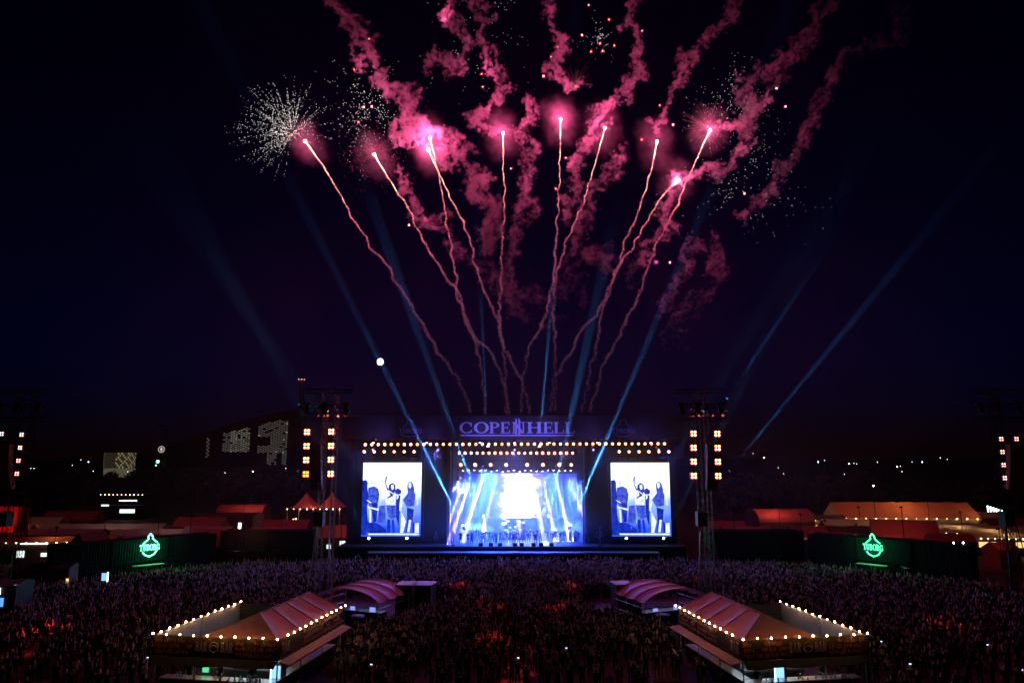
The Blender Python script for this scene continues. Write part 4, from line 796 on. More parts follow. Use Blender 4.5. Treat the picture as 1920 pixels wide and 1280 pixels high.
for k, (px, Y, L, h, lb, mt, op) in enumerate(((200, 128, 21, 3.4, 'long pale roofed shed far left behind the stalls', grey_cl, ()), (105, 117, 16, 3.6, 'grey ridge tents in a row, left', grey_cl, ()), (185, 112, 6, 3.0, 'small pale stall left of the brown gable', grey_cl, (('lit_opening', win_w, 0, 1.4, 2.0, .4),)), (255, 114, 8, 3.0, 'pale stall above the left neon sign', grey_cl, (('lit_opening', win_w, 1.5, 1.6, 2.0, .6),)), (300, 121, 9, 3.2, 'pale roofed stall with white front right of the neon sign', grey_cl, (('lit_opening', win_w, -1.0, 1.4, 2.4, .6),)))):
    gable('village_stall', lb, 'stall', VX(px, Y), 4, L, h - .8, h, R(3), mt, shed_m, op)
gable('food_stall_row', 'long dark stall row with a line of warm bulbs, left', 'stall', VX(110, 106), 4, 18, 3.0, 3.6, R(3), rust_lit_cl, shed_m, [('lit_opening', win_w, -3.5, .9, 1.0, .9), ('lit_opening', win_w, .5, 1.0, 2.4, .5), ('lit_opening', win_w, 4.5, 1.0, 1.8, .5), ('strip_lamp', strip_w, -1.8, 2.7, 3.8, .14), ('strip_lamp', strip_w, 6.5, 2.7, 2.5, .12)], 13, 200)
gable('brown_stall', 'small brown gabled stall above the left container row', 'stall', VX(176, 99), 4, 4, 3.2, 4.9, R(70), pm('brown_boards', (.12, .07, .05), .8), shed_m, (), 1)
gable('plum_cabin', 'plum coloured cabin left of the container row', 'cabin', VX(98, 82), 3, 6.4, 2.9, 3.3, R(6), cont_m[2], pm('plum_boards', (.12, .05, .1), .8), [('lit_door', win_y, 3.05, .5, .25, 1.3)])
gable('service_kiosk', 'service kiosk with white lamps and blue screen in the lower left corner', 'kiosk', VX(22, 72), 3, 4.4, 2.9, 3.2, R(4), shed_m, pm('kiosk_black', (.02, .02, .025), .6), [('lamp', strip_w, -.6, 2.0, .14, .6), ('lamp', strip_w, .6, 2.0, .14, .6), ('blue_screen', em('kiosk_screen', (.08, .3, .9), 1.6), .7, .9, .7, .8), ('counter_light', win_y, -1.3, .5, 1.2, .5)])
t = thing('upright_board', 'tall white board standing beside the kiosk, lower left', 'board', (*VX(53, 73), 0)); b = Vector((*VX(53, 73), 0)); m = MB(); m.box(b + Vector((0, 0, 1.5)), (1.0, .1, 3.0)); m.build('board', pm('white_panel_paint', (.6, .6, .62), .6), t); m = MB(); m.box(b + Vector((0, .4, .1)), (.9, .7, .2)); m.build('foot', black, t)
lamp('POINT', b + Vector((-.8, -1.5, 2.6)), (.8, .9, 1), 40, name='kiosk_lamp', size=.2)
t = thing('red_banner', 'tall red banner wall behind the tower at the left picture edge', 'banner', (*VX(27, 110), 0)); b = Vector((*VX(27, 110), 0))
for i in range(3): m = MB(); m.box(b + Vector((-1.5 + 1.5 * i, 0, 5.6)), (1.42, .12, 3.8)); m.build('cloth_panel', pm('red_banner_cloth', (.5, .03, .03), .7, 0, .2, .6), t)
for i in (-1, 1): m = MB(); m.rod(b + Vector((i * 2.2, .15, 0)), b + Vector((i * 2.2, .15, 8)), .08, 5); m.build('pole', black, t)
lamp('SPOT', b + Vector((0, -5, 2.5)), (1, .12, .08), 900, b + Vector((0, 0, 5.5)), 60, .2, name='banner_lamp')
t = thing('info_screen', 'small blue lit screen standing at the left container row', 'screen', (*VX(208, 80), 0)); b = Vector((*VX(208, 80), 0)); m = MB(); m.box(b + Vector((0, .1, 1.3)), (.9, .1, 2.6)); m.build('frame', black, t); m = MB(); m.box(b + Vector((-.08, .03, 2.1)), (.55, .03, .8)); m.build('picture', em('info_blue', (.2, .5, .9), 1.4), t); m = MB(); m.box(b + Vector((.3, .02, 2.1)), (.12, .03, 1.0)); m.build('lamp_strip', strip_w, t)
# ================================================================== FAR LAND
def far_building():
    Y = 1000; t = thing('industrial_building', 'huge dark wedge-shaped plant with rows of lit facade openings, left horizon', 'building', (sx(400, Y), Y, 0)); px = lambda x, y: (sx(x, Y), sz(y, Y))
    m = MB(); m.prism([(px(235, 862)[0], 0), (px(545, 862)[0], 0), px(545, 766), (px(470, 782)), px(380, 808), px(300, 836), px(240, 852)], Y, Y + 60); m.build('body', pm('dark_cladding', (.012, .012, .014), .6), t)
    fm = em('facade_light', (1, .95, .75), .22, False); fd = em('facade_light_dim', (1, .95, .8), .1, False); fb_ = em('facade_light_bright', (1, .95, .8), .4, False); rr = random.Random(3); mesh = {}
    for r in range(27):
        for c in range(26):
            x = 412 + c * 4.75; y = 788 + r * 4.0 + (2 if c % 2 else 0)
            top = 812 - (x - 412) * .24
            if y < top: continue
            blockA = x < 464 and y < 848; hole = 466 < x < 471 or (478 < x < 500 and 818 < y < 836); low = x > 494 and y < 872 and not (y > 848 and x > 516 and x < 522)
            if hole or not (blockA or (474 <= x < 532 and y < 849) or low): continue
            if rr.random() < .07: continue
            mt = fm if blockA and 424 < x and rr.random() < .7 else (fb_ if rr.random() < .05 else fd)
            key = mt.name
            if key not in mesh: q = MB(); q.span((-1.25, -.3, -.5), (1.25, 0, .5)); o = q.build('window', mt); o.parent = t; mesh[key] = o.data
            else: o = bpy.data.objects.new('window', mesh[key]); C.objects.link(o); o.parent = t
            P0 = px(x, y); o.location = (P0[0] - t.location.x, -.4, P0[1])
    for k in range(11):
        q = bpy.data.objects.new('window', mesh['facade_light_dim']); C.objects.link(q); q.parent = t; P0 = px(381 + (k % 2) * 3, 822 + 3.4 * k); q.location = (P0[0] - t.location.x, -.4, P0[1])
    ch = thing('chimney', 'tall slim chimney with red warning lights, left of the stage', 'chimney', (sx(556, 990), 990, 0)); b = ch.location
    m = MB(); m.rod((b.x, 990, 0), (b.x, 990, sz(711, 990)), 4.2, 14, 3.4); m.build('shaft', pm('chimney_concrete', (.12, .11, .12), .7), ch)
    for dx in (-4, 0, 4): m = MB(); m.ball((b.x + dx, 985.5, sz(711.5, 990)), .6, 6, 4); m.build('warning_light', em('warning_red', (1, .35, .25), 5, False), ch)
far_building()
Y = 520; t = thing('lattice_hall', 'round pale hall with lit diamond lattice facade, far left', 'building', (sx(204, Y), Y, 0)); c0 = Vector((sx(204, Y), Y + 10, 0)); r0 = abs(sx(232, Y) - sx(176, Y)) / 2
m = MB(); m.rod(c0, c0 + Vector((0, 0, sz(878, Y))), r0 * .97, 24); m.build('base_wall', em('hall_glow', (.75, .68, .42), .1, False), t); zb, zt_ = sz(877, Y), sz(848, Y)
m = MB(); m.rod(c0 + Vector((0, 0, zb)), c0 + Vector((0, 0, zt_)), r0 * .9, 24, r0); m.build('drum', pm('dark_cladding', (.012, .012, .014), .6), t)
lat = em('lattice_lit', (1, .85, .45), .22, False); latd = em('lattice_dim', (1, .85, .5), .04, False); mesh = {}
for i in range(16):
    for j in range(8):
        a = math.pi + math.pi * (i + .5 * (j % 2)) / 15.5
        k = lat if i > 8 and (i + j) % 3 else latd; p = c0 + Vector((r0 * 1.02 * math.cos(a), r0 * 1.02 * math.sin(a), zb + (zt_ - zb) * (j + .5) / 8))
        if k.name not in mesh: q = MB(); q.add([(0, 0, -.85), (.75, 0, 0), (0, 0, .85), (-.75, 0, 0), (0, .3, 0)], [(0, 1, 2, 3), (0, 4, 1), (1, 4, 2), (2, 4, 3), (3, 4, 0)]); o = q.build('lattice_panel', k, None); o.parent = t; mesh[k.name] = o.data
        else: o = bpy.data.objects.new('lattice_panel', mesh[k.name]); C.objects.link(o); o.parent = t
        o.location = p - t.location; o.rotation_euler = (0, 0, a + math.pi / 2)
b = Vector((*VX(301, 240), 0)); t = thing('sign_mast', 'tall thin mast with lit round sign and green lamp, far left', 'mast', b); zz = lambda y: sz(y, 240)
m = MB(); m.truss(b, b + Vector((0, 0, zz(798))), .8, .06); m.build('mast', black, t)
m = MB(); m.tube([b + Vector((-.9 + 1.0 * math.cos(k * math.pi / 8), -.6, zz(842) + 1.0 * math.sin(k * math.pi / 8))) for k in range(17)], .09, 5); m.build('round_sign', em('sign_white', (1, .9, .85), .7, False), t); m = MB(); m.box(b + Vector((-.9, -.6, zz(842))), (.55, .1, 1.0)); m.build('sign_symbol', em('sign_white', (1, .9, .85), .7, False), t)
m = MB(); m.ball(b + Vector((-1.8, -.6, zz(865))), .5, 8, 5); m.build('green_lamp', em('green_lamp', (.1, 1, .4), 9), t); m = MB(); m.ball(b + Vector((-2.3, -.6, zz(872))), .2, 8, 5); m.build('green_lamp', em('green_lamp', (.1, 1, .4), 9), t)
m = MB(); m.tube([b + Vector((-2.4, 0, zz(797))), b + Vector((2.6, 0, zz(796)))], .12, 4); m.box(b + Vector((.2, -.4, zz(804))), (.9, .4, .5)); m.build('top_arm', alu, t)
def street_lamp(px, py, Y, lb, col=(.8, .9, 1), s=14, r=None):
    p = at(px, py, Y); t = thing('street_lamp', lb, 'street lamp', (p.x, Y, 0), 'far lamps'); m = MB(); m.rod((p.x, Y, 0), (p.x, Y, max(.5, p.z)), .07 * Y / 150, 5); m.build('pole', black if Y > 250 else alu, t)
    m = MB(); rr = (r or .9) * .8 * Y / 1330; m.ball((p.x, Y - .2, max(.6, p.z) + .1), rr, 6, 4); m.build('lamp_head', em('lamp_%02d%02d%02d_%d' % (col[0] * 10, col[1] * 10, col[2] * 10, s), col, s, False), t)
street_lamp(1637, 911, 175, 'bright double-headed street lamp above the long marquee', (.75, .9, 1), 40, 1.6)
FL = [(1534, 866), (1546, 863), (1469, 888), (1583, 889), (1592, 869), (1601, 868), (1606, 869), (1645, 866), (1682, 875), (1688, 874), (1691, 884), (1710, 866), (1729, 866), (1763, 858), (1776, 861), (1412, 850), (1432, 858), (1459, 877), (1447, 897), (1534, 900), (1566, 902), (1610, 903), (136, 872), (152, 862), (166, 866), (175, 883), (240, 884), (245, 896), (255, 898), (58, 878), (64, 878), (422, 886), (474, 884), (536, 878), (300, 890)]
WL = ['bluish', 'white', 'pale yellow']
for i, (px, py) in enumerate(FL):
    Y = 900 if py < 872 else 480 if py < 892 else 330
    side = 'right' if px > 960 else 'left'
    street_lamp(px, py, Y, 'tiny %s lamp in the dark land behind the %s side of the grounds' % (WL[i % 3], side), [(.7, .85, 1), (1, 1, .95), (1, .85, .55)][i % 3], 5 if i % 4 else 14, .75 if i % 4 else 1.1)
# dark woods behind the village: leafy masses nobody could count
def wood(name, lb, x0, x1, Y0, Y1, h0, h1, n, seed):
    rr = random.Random(seed); m = MB()
    for i in range(n):
        Y = rr.uniform(Y0, Y1); x = sx(rr.uniform(x0, x1), Y); h = rr.uniform(h0, h1); r = h * rr.uniform(.28, .4)
        m.rod((x, Y, 0), (x, Y, h * .5), .25, 4)
        for k in range(70):
            d = Vector((rr.gauss(0, 1), rr.gauss(0, 1), rr.gauss(0, 1))).normalized() * rr.random() ** .4; c = Vector((x, Y, h * .62)) + Vector((d.x * r, d.y * r, d.z * h * .38)); s = rr.uniform(.5, 1.1)
            a = Vector((rr.uniform(-1, 1), rr.uniform(-1, 1), rr.uniform(-1, 1))) * s; b = Vector((rr.uniform(-1, 1), rr.uniform(-1, 1), rr.uniform(-1, 1))) * s
            m.add([c - a, c + b, c + a, c - b], [(0, 1, 2, 3)])
    o = m.build(name, pm('night_foliage', (.03, .045, .02), .8), None); tag(o, lb, 'wood', None, 'stuff')
wood('dark_wood', 'dark wood behind the tents, right of the stage', 1330, 1960, 190, 300, 5, 10, 150, 1); wood('dark_wood', 'dark wood behind the stalls, left of the stage', -40, 560, 215, 330, 5, 10, 150, 2)
# flood masts added in front of the tents and stalls to light them
for px, Y, z, col, e in ((1460, 131, 7.5, (1, .12, .14), 700), (1640, 134, 8.5, (1, .3, .12), 500), (1740, 134, 8.5, (1, .3, .12), 500), (1690, 110, 7.0, (1, .15, .12), 450), (1545, 108, 5.2, (1, .2, .15), 120), (598, 143, 9.5, (1, .14, .18), 700), (458, 154, 6.5, (1, .12, .15), 500), (462, 95, 7.0, (1, .15, .12), 380), (642, 108, 6.0, (1, .15, .2), 130), (110, 100, 5.0, (1, .4, .2), 200), (200, 122, 5.5, (1, .55, .4), 350), (300, 116, 5.0, (1, .6, .5), 200), (1800, 120, 5.5, (1, .6, .25), 300), (1868, 98, 5.0, (1, .12, .2), 80)):
    p = Vector((*VX(px, Y), z)); t = thing('flood_mast', 'thin mast with a coloured flood lamp, ', 'lamp', (p.x, p.y, 0), 'village flood masts')
    nm = {1460: 'at the red arched tent', 1640: 'at the left half of the long marquee', 1740: 'at the right half of the long marquee', 1690: 'at the gable tent behind the neon sign', 1545: 'at the small red kiosk', 598: 'at the two-peaked tent', 458: 'at the low red arched tent', 462: 'at the red pavilion', 642: 'at the dark red stall by the left screen', 110: 'at the left stall row', 200: 'at the long pale shed', 300: 'at the pale stall right of the left neon sign', 1800: 'among the right stall rows', 1868: 'at the small red stall by the right edge'}[px]
    t['label'] = 'dark mast with flood lamp ' + nm
    m = MB(); m.rod((p.x, p.y, 0), (p.x, p.y, z + .5), .05, 5); m.build('pole', black, t); m = MB(); m.box((p.x, p.y + .15, z + .4), (.4, .2, .25)); m.build('lamp_head', black, t)
    lamp('SPOT', p + Vector((0, .4, .2)), [.6 * c + .4 * w for c, w in zip(col, (1, .5, .3))], e * 1.05, p + Vector((0, 6, -4)), 150, .3, name='flood_light', blend=.8)
# more low tents and stalls packed behind the containers
MS = [(330, 108, 7, 3.2, 0, 'red stall with a white lit front just right of the left neon sign'), (395, 118, 8, 3.4, 1, 'grey stall behind the red pavilion, left'), (380, 133, 9, 3.6, 0, 'red tent between the white-doored hall and the stalls'), (515, 116, 7, 3.4, 0, 'red stall right of the red pavilion'), (540, 128, 8, 3.6, 0, 'red tent below the two-peaked tent'), (70, 133, 10, 3.6, 2, 'cream stall row behind the red banner wall'), (20, 122, 8, 3.4, 2, 'cream stall at the left picture edge'), (140, 145, 10, 3.8, 0, 'red tent far behind the left stall row'),
      (1395, 118, 8, 3.4, 0, 'dark red tent just right of the right tower'), (1350, 128, 8, 3.4, 0, 'dark red tent behind the right tower'), (1430, 112, 5, 3.0, 1, 'grey stall left of the caravan'), (1510, 121, 6, 3.2, 0, 'red stall between caravan and kiosk'), (1580, 131, 8, 3.4, 2, 'cream stall in front of the long marquee, left part'), (1650, 128, 9, 3.2, 2, 'cream stall in front of the long marquee, middle'), (1830, 145, 14, 3.6, 2, 'cream stall right of the long marquee'), (1890, 134, 10, 3.4, 0, 'red stall row far back at the right edge'), (1745, 158, 16, 4.4, 1, 'grey hall roof behind the long marquee')]
for k, (px, Y, L_, h, c, lb) in enumerate(MS):
    op = [('lit_opening', (win_w, win_y)[k % 2], -L_ * .22 + .3 * (k % 3), 1.1, 1.0 + .3 * (k % 4), .7), ('lit_opening', win_y, L_ * .25, 1.2, .8 + .2 * (k % 3), .6)]
    gable('village_tent', lb, 'tent', VX(px, Y), 4.5, L_, h - 1.1, h + .5, R(-8 + (k * 53) % 17), (red_lit_cl, grey_cl, cream_cl)[c], shed_m, op, (0, 5, 7)[c])
for k, (px, Y, e, col) in enumerate(((360, 104, 160, (1, .2, .15)), (530, 112, 200, (1, .12, .15)), (60, 118, 220, (1, .5, .25)), (1375, 112, 220, (1, .12, .2)), (1500, 107, 130, (1, .25, .2)), (1610, 122, 260, (1, .55, .2)), (1840, 135, 300, (1, .55, .2)))):  # further flood masts added to light the packed stalls
    p = Vector((*VX(px, Y), 6.2)); t = thing('flood_mast', 'dark mast with flood lamp lighting the packed %s stalls, %s of seven from the left' % ('left' if px < 960 else 'right', ('second', 'third', 'first', 'fourth', 'fifth', 'sixth', 'last')[k]), 'lamp', (p.x, p.y, 0), 'village flood masts')
    m = MB(); m.rod((p.x, p.y, 0), (p.x, p.y, 6.7), .05, 5); m.build('pole', black, t); m = MB(); m.box((p.x, p.y + .15, 6.6), (.4, .2, .25)); m.build('lamp_head', black, t); lamp('SPOT', p + Vector((0, .4, .2)), [.6 * c + .4 * w for c, w in zip(col, (1, .5, .3))], e * 1.05, p + Vector((0, 6, -4)), 150, .3, name='flood_light', blend=.8)
# ================================================================== CROWD
def inside(p, poly):
    c = False; n = len(poly)
    for i in range(n):
        a, b = poly[i], poly[(i + 1) % n]
        if (a.y > p[1]) != (b.y > p[1]) and p[0] < (b.x - a.x) * (p[1] - a.y) / (b.y - a.y) + a.x: c = not c
    return c
rng = random.Random(11); pts = []; cell = {}
def free(x, y, r):
    k = (int(x // .5), int(y // .5))
    for i in range(-2, 3):
        for j in range(-2, 3):
            for q in cell.get((k[0] + i, k[1] + j), ()):
                if (q[0] - x) ** 2 + (q[1] - y) ** 2 < r * r: return False
    return True
TB = [(at(px, 1000, YT).x, YT) for px, *_ in TW]
for _ in range(26000):
    y = 39.5 + (99.6 - 39.5) * math.sqrt(rng.random() * .86 + .14 * rng.random() ** 2); x = rng.uniform(-.78, .78) * y
    if rng.random() > (.55 if y < 47 else .8 if y < 58 else 1.0) * (1 if abs(x) < 34 else .6): continue
    lim = 51.5 + (y - 82) * (39.2 - 51.5) / 13 - 2.2
    if y > 72 and abs(x) > lim: continue
    if y > 95.5 and abs(x) > 25: continue
    if any(inside((x, y), e) for e in EXC) or any((x - a) ** 2 + (y - b) ** 2 < 2 for a, b in TB): continue
    if abs(abs(x) - 10.6) < 1.5 and 38 < y < 51 and rng.random() < .75: continue          # trodden lanes beside the bars
    if x > 25 and y < 46 and rng.random() < .6: continue
    if x < -45 and y < 75: continue
    if not free(x, y, .46 if y > 55 else .55): continue
    pts.append((x, y)); cell.setdefault((int(x // .5), int(y // .5)), []).append((x, y))
pts.sort(key=lambda p: p[1])
near = [p for p in pts if abs(at(960, 1000, 1).x) or True]
near = [p for p in pts if abs(p[0]) / p[1] < .735][:296]
nset = set(near); proto = {}
def zone(x, y):
    if abs(x) < 12: return 'person in the crowd in the central aisle between the two bars, seen from behind', 'crowd between the bars'
    if x < -17: return 'person in the dark crowd left of the left bar, seen from behind', 'crowd left of the left bar'
    if x > 17: return 'person in the dark crowd right of the right bar, seen from behind', 'crowd right of the right bar'
    return 'person standing close beside one of the bar tents', 'crowd beside the bars'
for i, (x, y) in enumerate(near):
    lb, gr = zone(x, y); v = i % len(VAR) if i < 10 else None
    o = person((x, y, 0), rng.gauss(0, .35), lb, gr, v)
    proto.setdefault(VAR.index(o.data), o)
    if o.data == VAR[5] and i % 2 == 0:
        t = thing('phone', 'lit phone held up over the head of the person filming, ' + ('left of the left bar' if x < -17 else 'right of the right bar' if x > 17 else 'between the bars'), 'phone', (x, y, 0), 'phones held up in the near crowd', o.rotation_euler.z); s_ = o.scale[0]
        q = MB(); q.box((0, .43 * s_ + .012, 1.72 * s_), (.16, .012, .085)); b = q.build('case', black); b.parent = t; q = MB(); q.box((0, .43 * s_, 1.72 * s_), (.15, .008, .075)); b = q.build('screen', em('phone_screen', (.6, .75, 1), 1.6, False)); b.parent = t
# a few people who stand out
for (px, py, rz, v, lb) in ((653, 1222, .3, 0, 'person in a pale shirt standing by the left bar corner'), (760, 1168, 2.6, 0, 'person in pink light facing the camera beside the left fence'), (777, 1170, 2.9, 2, 'second person in pink light facing the camera beside the left fence'), (926, 1150, .1, 4, 'person lifted above the crowd with both arms raised in red light')):
    p = gnd(px, py, 1.0 if v != 4 else 1.6); o = person((p.x, p.y, 0 if v != 4 else .7), rz, lb, None, v, 1.06)
rest = [p for p in pts if p not in nset]
me = bpy.data.meshes.new('crowd'); me.from_pydata([(x, y, 0) for x, y in rest], [], [])
n = len(rest)
for nm, ty, vals in (('turn', 'FLOAT', [rng.gauss(0, .35) for _ in rest]), ('size', 'FLOAT', [rng.uniform(.92, 1.08) for _ in rest]), ('kind_of_pose', 'INT', [rng.choices(range(len(VAR)), WT)[0] for _ in rest])):
    a = me.attributes.new(nm, ty, 'POINT'); a.data.foreach_set('value', vals)
crowd = bpy.data.objects.new('crowd', me); C.objects.link(crowd); tag(crowd, 'dense dark mass of festival crowd reaching up to the stage', 'crowd', None, 'stuff')
ng = bpy.data.node_groups.new('crowd_nodes', 'GeometryNodeTree'); ng.interface.new_socket('Geometry', in_out='INPUT', socket_type='NodeSocketGeometry'); ng.interface.new_socket('Geometry', in_out='OUTPUT', socket_type='NodeSocketGeometry')
N, L = ng.nodes.new, ng.links.new
gi, go, ip, gj = N('NodeGroupInput'), N('NodeGroupOutput'), N('GeometryNodeInstanceOnPoints'), N('GeometryNodeJoinGeometry')
for k in sorted(proto, reverse=True):
    oi = N('GeometryNodeObjectInfo'); oi.inputs['Object'].default_value = proto[k]; oi.inputs['As Instance'].default_value = True; oi.transform_space = 'ORIGINAL'; L(oi.outputs['Geometry'], gj.inputs[0])
def attr(nm, ty):
    a = N('GeometryNodeInputNamedAttribute'); a.data_type = ty; a.inputs[0].default_value = nm; return a.outputs[0]
L(gi.outputs[0], ip.inputs['Points']); L(gj.outputs[0], ip.inputs['Instance']); ip.inputs['Pick Instance'].default_value = True
L(attr('kind_of_pose', 'INT'), ip.inputs['Instance Index']); cx = N('ShaderNodeCombineXYZ'); L(attr('turn', 'FLOAT'), cx.inputs[2]); L(cx.outputs[0], ip.inputs['Rotation']); L(attr('size', 'FLOAT'), ip.inputs['Scale']); L(ip.outputs[0], go.inputs[0])
crowd.modifiers.new('people', 'NODES').node_group = ng
# red moving lights of the towers picking out groups in the crowd
mhr = moving_head(em('red_lamp_lens', (1, .1, .05), 1.0, False)); first = True
for k, (px, py, r, e) in enumerate(((860, 1098, 1.6, 1.0), (1070, 1098, 1.7, 1.0), (922, 1138, 1.7, 1.3), (1040, 1142, 2.1, 1.0), (925, 1205, 1.9, 1.3), (1000, 1222, 1.4, .8), (622, 1088, 1.2, .8), (1308, 1088, 1.2, .9), (1574, 1114, 2.0, 1.1), (1785, 1170, 2.2, .9), (75, 1185, 2.4, .9), (385, 1112, 1.4, .5))):
    tg = gnd(px, py, 1.4); tx, ty = TB[0] if px < 960 else TB[1]; p = Vector((tx + rng.uniform(-2.3, 2.3), ty - .8, sz(778, YT)))
    dist = (tg - p).length; o = place(mhr, first, p, 'red moving head lamp under the cross arm of the %s tower, aimed at the crowd' % ('left' if px < 960 else 'right'), 'red crowd lamps'); first = False
    o.rotation_euler = (tg - p).to_track_quat('-Z', 'Y').to_euler()
    lamp('SPOT', p + (tg - p).normalized() * .5, (1, .03, .012), e * 130 * dist ** 2, tg, math.degrees(2 * math.atan(r * .62 / dist)), .1, name='red_beam', blend=.5)
# ================================================================== FIREWORKS
YF = 118.0
def ember_smoke_mat():  # ember glow; the lower tail's emission stands in for lit smoke
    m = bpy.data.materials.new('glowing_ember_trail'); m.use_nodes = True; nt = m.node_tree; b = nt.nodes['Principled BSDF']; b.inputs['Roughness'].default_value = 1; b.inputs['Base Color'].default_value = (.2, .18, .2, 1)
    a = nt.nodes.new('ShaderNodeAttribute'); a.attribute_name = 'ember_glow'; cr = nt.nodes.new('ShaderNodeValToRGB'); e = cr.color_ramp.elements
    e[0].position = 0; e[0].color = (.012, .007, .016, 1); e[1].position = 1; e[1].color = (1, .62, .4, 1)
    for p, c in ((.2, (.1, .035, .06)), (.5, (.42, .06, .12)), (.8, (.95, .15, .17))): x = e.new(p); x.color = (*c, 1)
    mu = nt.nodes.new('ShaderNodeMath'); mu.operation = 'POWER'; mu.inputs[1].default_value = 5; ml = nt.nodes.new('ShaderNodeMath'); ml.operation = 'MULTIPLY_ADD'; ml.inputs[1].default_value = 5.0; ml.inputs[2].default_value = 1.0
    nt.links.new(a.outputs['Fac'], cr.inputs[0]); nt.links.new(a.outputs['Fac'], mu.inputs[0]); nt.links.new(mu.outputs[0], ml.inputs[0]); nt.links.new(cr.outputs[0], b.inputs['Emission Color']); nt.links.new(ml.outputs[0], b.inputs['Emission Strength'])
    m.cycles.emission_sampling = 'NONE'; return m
ember_smoke = ember_smoke_mat(); spark_h = em('hot_spark', (1, .2, .22), 22); star_m = em('burning_star', (1, .45, .35), 60); spark_w = em('white_spark', (1, .93, .85), 2.5, False); spark_r = em('red_spark', (1, .02, .05), 1.6, False); spark_p = em('pink_spark', (1, .16, .28), .8, False)
def smooth(pts_, n):
    out = []; m = len(pts_)
    for i in range(m - 1):
        p0, p1, p2, p3 = (Vector(pts_[max(0, min(m - 1, i + k))]) for k in (-1, 0, 1, 2))
        for j in range(n):
            t = j / n; out.append(.5 * ((2 * p1) + (p2 - p0) * t + (2 * p0 - 5 * p1 + 4 * p2 - p3) * t * t + (3 * p1 - p0 - 3 * p2 + p3) * t ** 3))
    return out + [Vector(pts_[-1])]
TR = [('far left', [(572, 265), (605, 310), (640, 370), (665, 415), (690, 455), (720, 490), (745, 530), (775, 580), (800, 620), (820, 660), (845, 690), (870, 735), (885, 772)]),
 ('second from the left', [(702, 290), (735, 345), (765, 390), (790, 445), (815, 485), (840, 525), (862, 560), (873, 600), (890, 635), (900, 680), (908, 740), (910, 775)]),
 ('third from the left, upper of a close pair', [(806, 259), (822, 325), (835, 400), (845, 460), (853, 510), (862, 555), (880, 620), (910, 650), (935, 690), (948, 740), (955, 775)]),
 ('fourth from the left, lower of a close pair', [(803, 281), (830, 340), (860, 400), (880, 445), (895, 510), (915, 560), (935, 605), (945, 650), (965, 690), (985, 730), (992, 775)]),
 ('straight up, left of centre', [(943, 250), (944, 320), (946, 380), (942, 440), (940, 510), (938, 570), (935, 610), (945, 660), (948, 720), (950, 775)]),
 ('straight up, highest of all', [(1051, 224), (1050, 300), (1047, 380), (1042, 460), (1038, 520), (1025, 580), (1010, 620), (990, 660), (980, 720), (978, 770)]),
 ('leaning right beside the highest one', [(1134, 240), (1112, 320), (1090, 390), (1068, 440), (1050, 490), (1040, 540), (1038, 600), (1040, 640), (1042, 700), (1040, 770)]),
 ('third from the right', [(1232, 266), (1218, 330), (1195, 400), (1170, 460), (1155, 510), (1130, 570), (1090, 620), (1070, 660), (1045, 700), (1030, 770)]),
 ('second from the right, shortest', [(1272, 338), (1240, 370), (1205, 430), (1175, 480), (1150, 520), (1130, 580), (1120, 640), (1105, 700), (1092, 770)]),
 ('far right', [(1331, 245), (1305, 300), (1275, 370), (1262, 400), (1235, 450), (1215, 500), (1195, 560), (1175, 600), (1150, 650), (1130, 690), (1115, 740), (1105, 775)])]
rg = random.Random(21)
for nm, path in TR:
    yy = YF + rg.uniform(-4, 4); pts3 = smooth([at(x, y, yy) for x, y in path], 60); s0 = pts3[0]
    t = thing('firework_comet', 'red firework comet with glowing tail, ' + nm, 'firework', s0, 'rising comets')
    m = MB(); m.ball(s0, .22, 10, 7); m.build('star', star_m, t, True)
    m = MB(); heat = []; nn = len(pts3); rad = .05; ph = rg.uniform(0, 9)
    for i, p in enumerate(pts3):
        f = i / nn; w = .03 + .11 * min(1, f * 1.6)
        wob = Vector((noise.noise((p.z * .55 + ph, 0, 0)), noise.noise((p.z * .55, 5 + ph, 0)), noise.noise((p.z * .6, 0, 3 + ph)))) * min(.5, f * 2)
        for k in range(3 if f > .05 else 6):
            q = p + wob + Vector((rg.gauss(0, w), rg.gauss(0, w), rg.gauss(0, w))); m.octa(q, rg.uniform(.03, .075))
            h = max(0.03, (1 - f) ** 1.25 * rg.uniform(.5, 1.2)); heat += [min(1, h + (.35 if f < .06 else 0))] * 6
    o = m.build('tail', ember_smoke, t); a = o.data.attributes.new('ember_glow', 'FLOAT', 'POINT'); a.data.foreach_set('value', heat)
    lamp('POINT', s0 + Vector((0, -.5, 0)), (1, .075, .27), 4.2e3, name='comet_light', size=.5)
RS = [(682, 201), (697, 200), (664, 131), (767, 422), (835, 36), (903, 139), (905, 163), (1019, 143), (1091, 66), (1104, 10), (1130, 96), (1152, 86), (1125, 82), (1108, 97), (1042, 354), (1061, 296), (958, 316), (1262, 234), (1237, 198), (1203, 262), (1473, 200), (1456, 166), (1256, 492), (1204, 58), (1046, 88), (1033, 107), (692, 73), (1142, 37), (672, 229), (784, 273)]
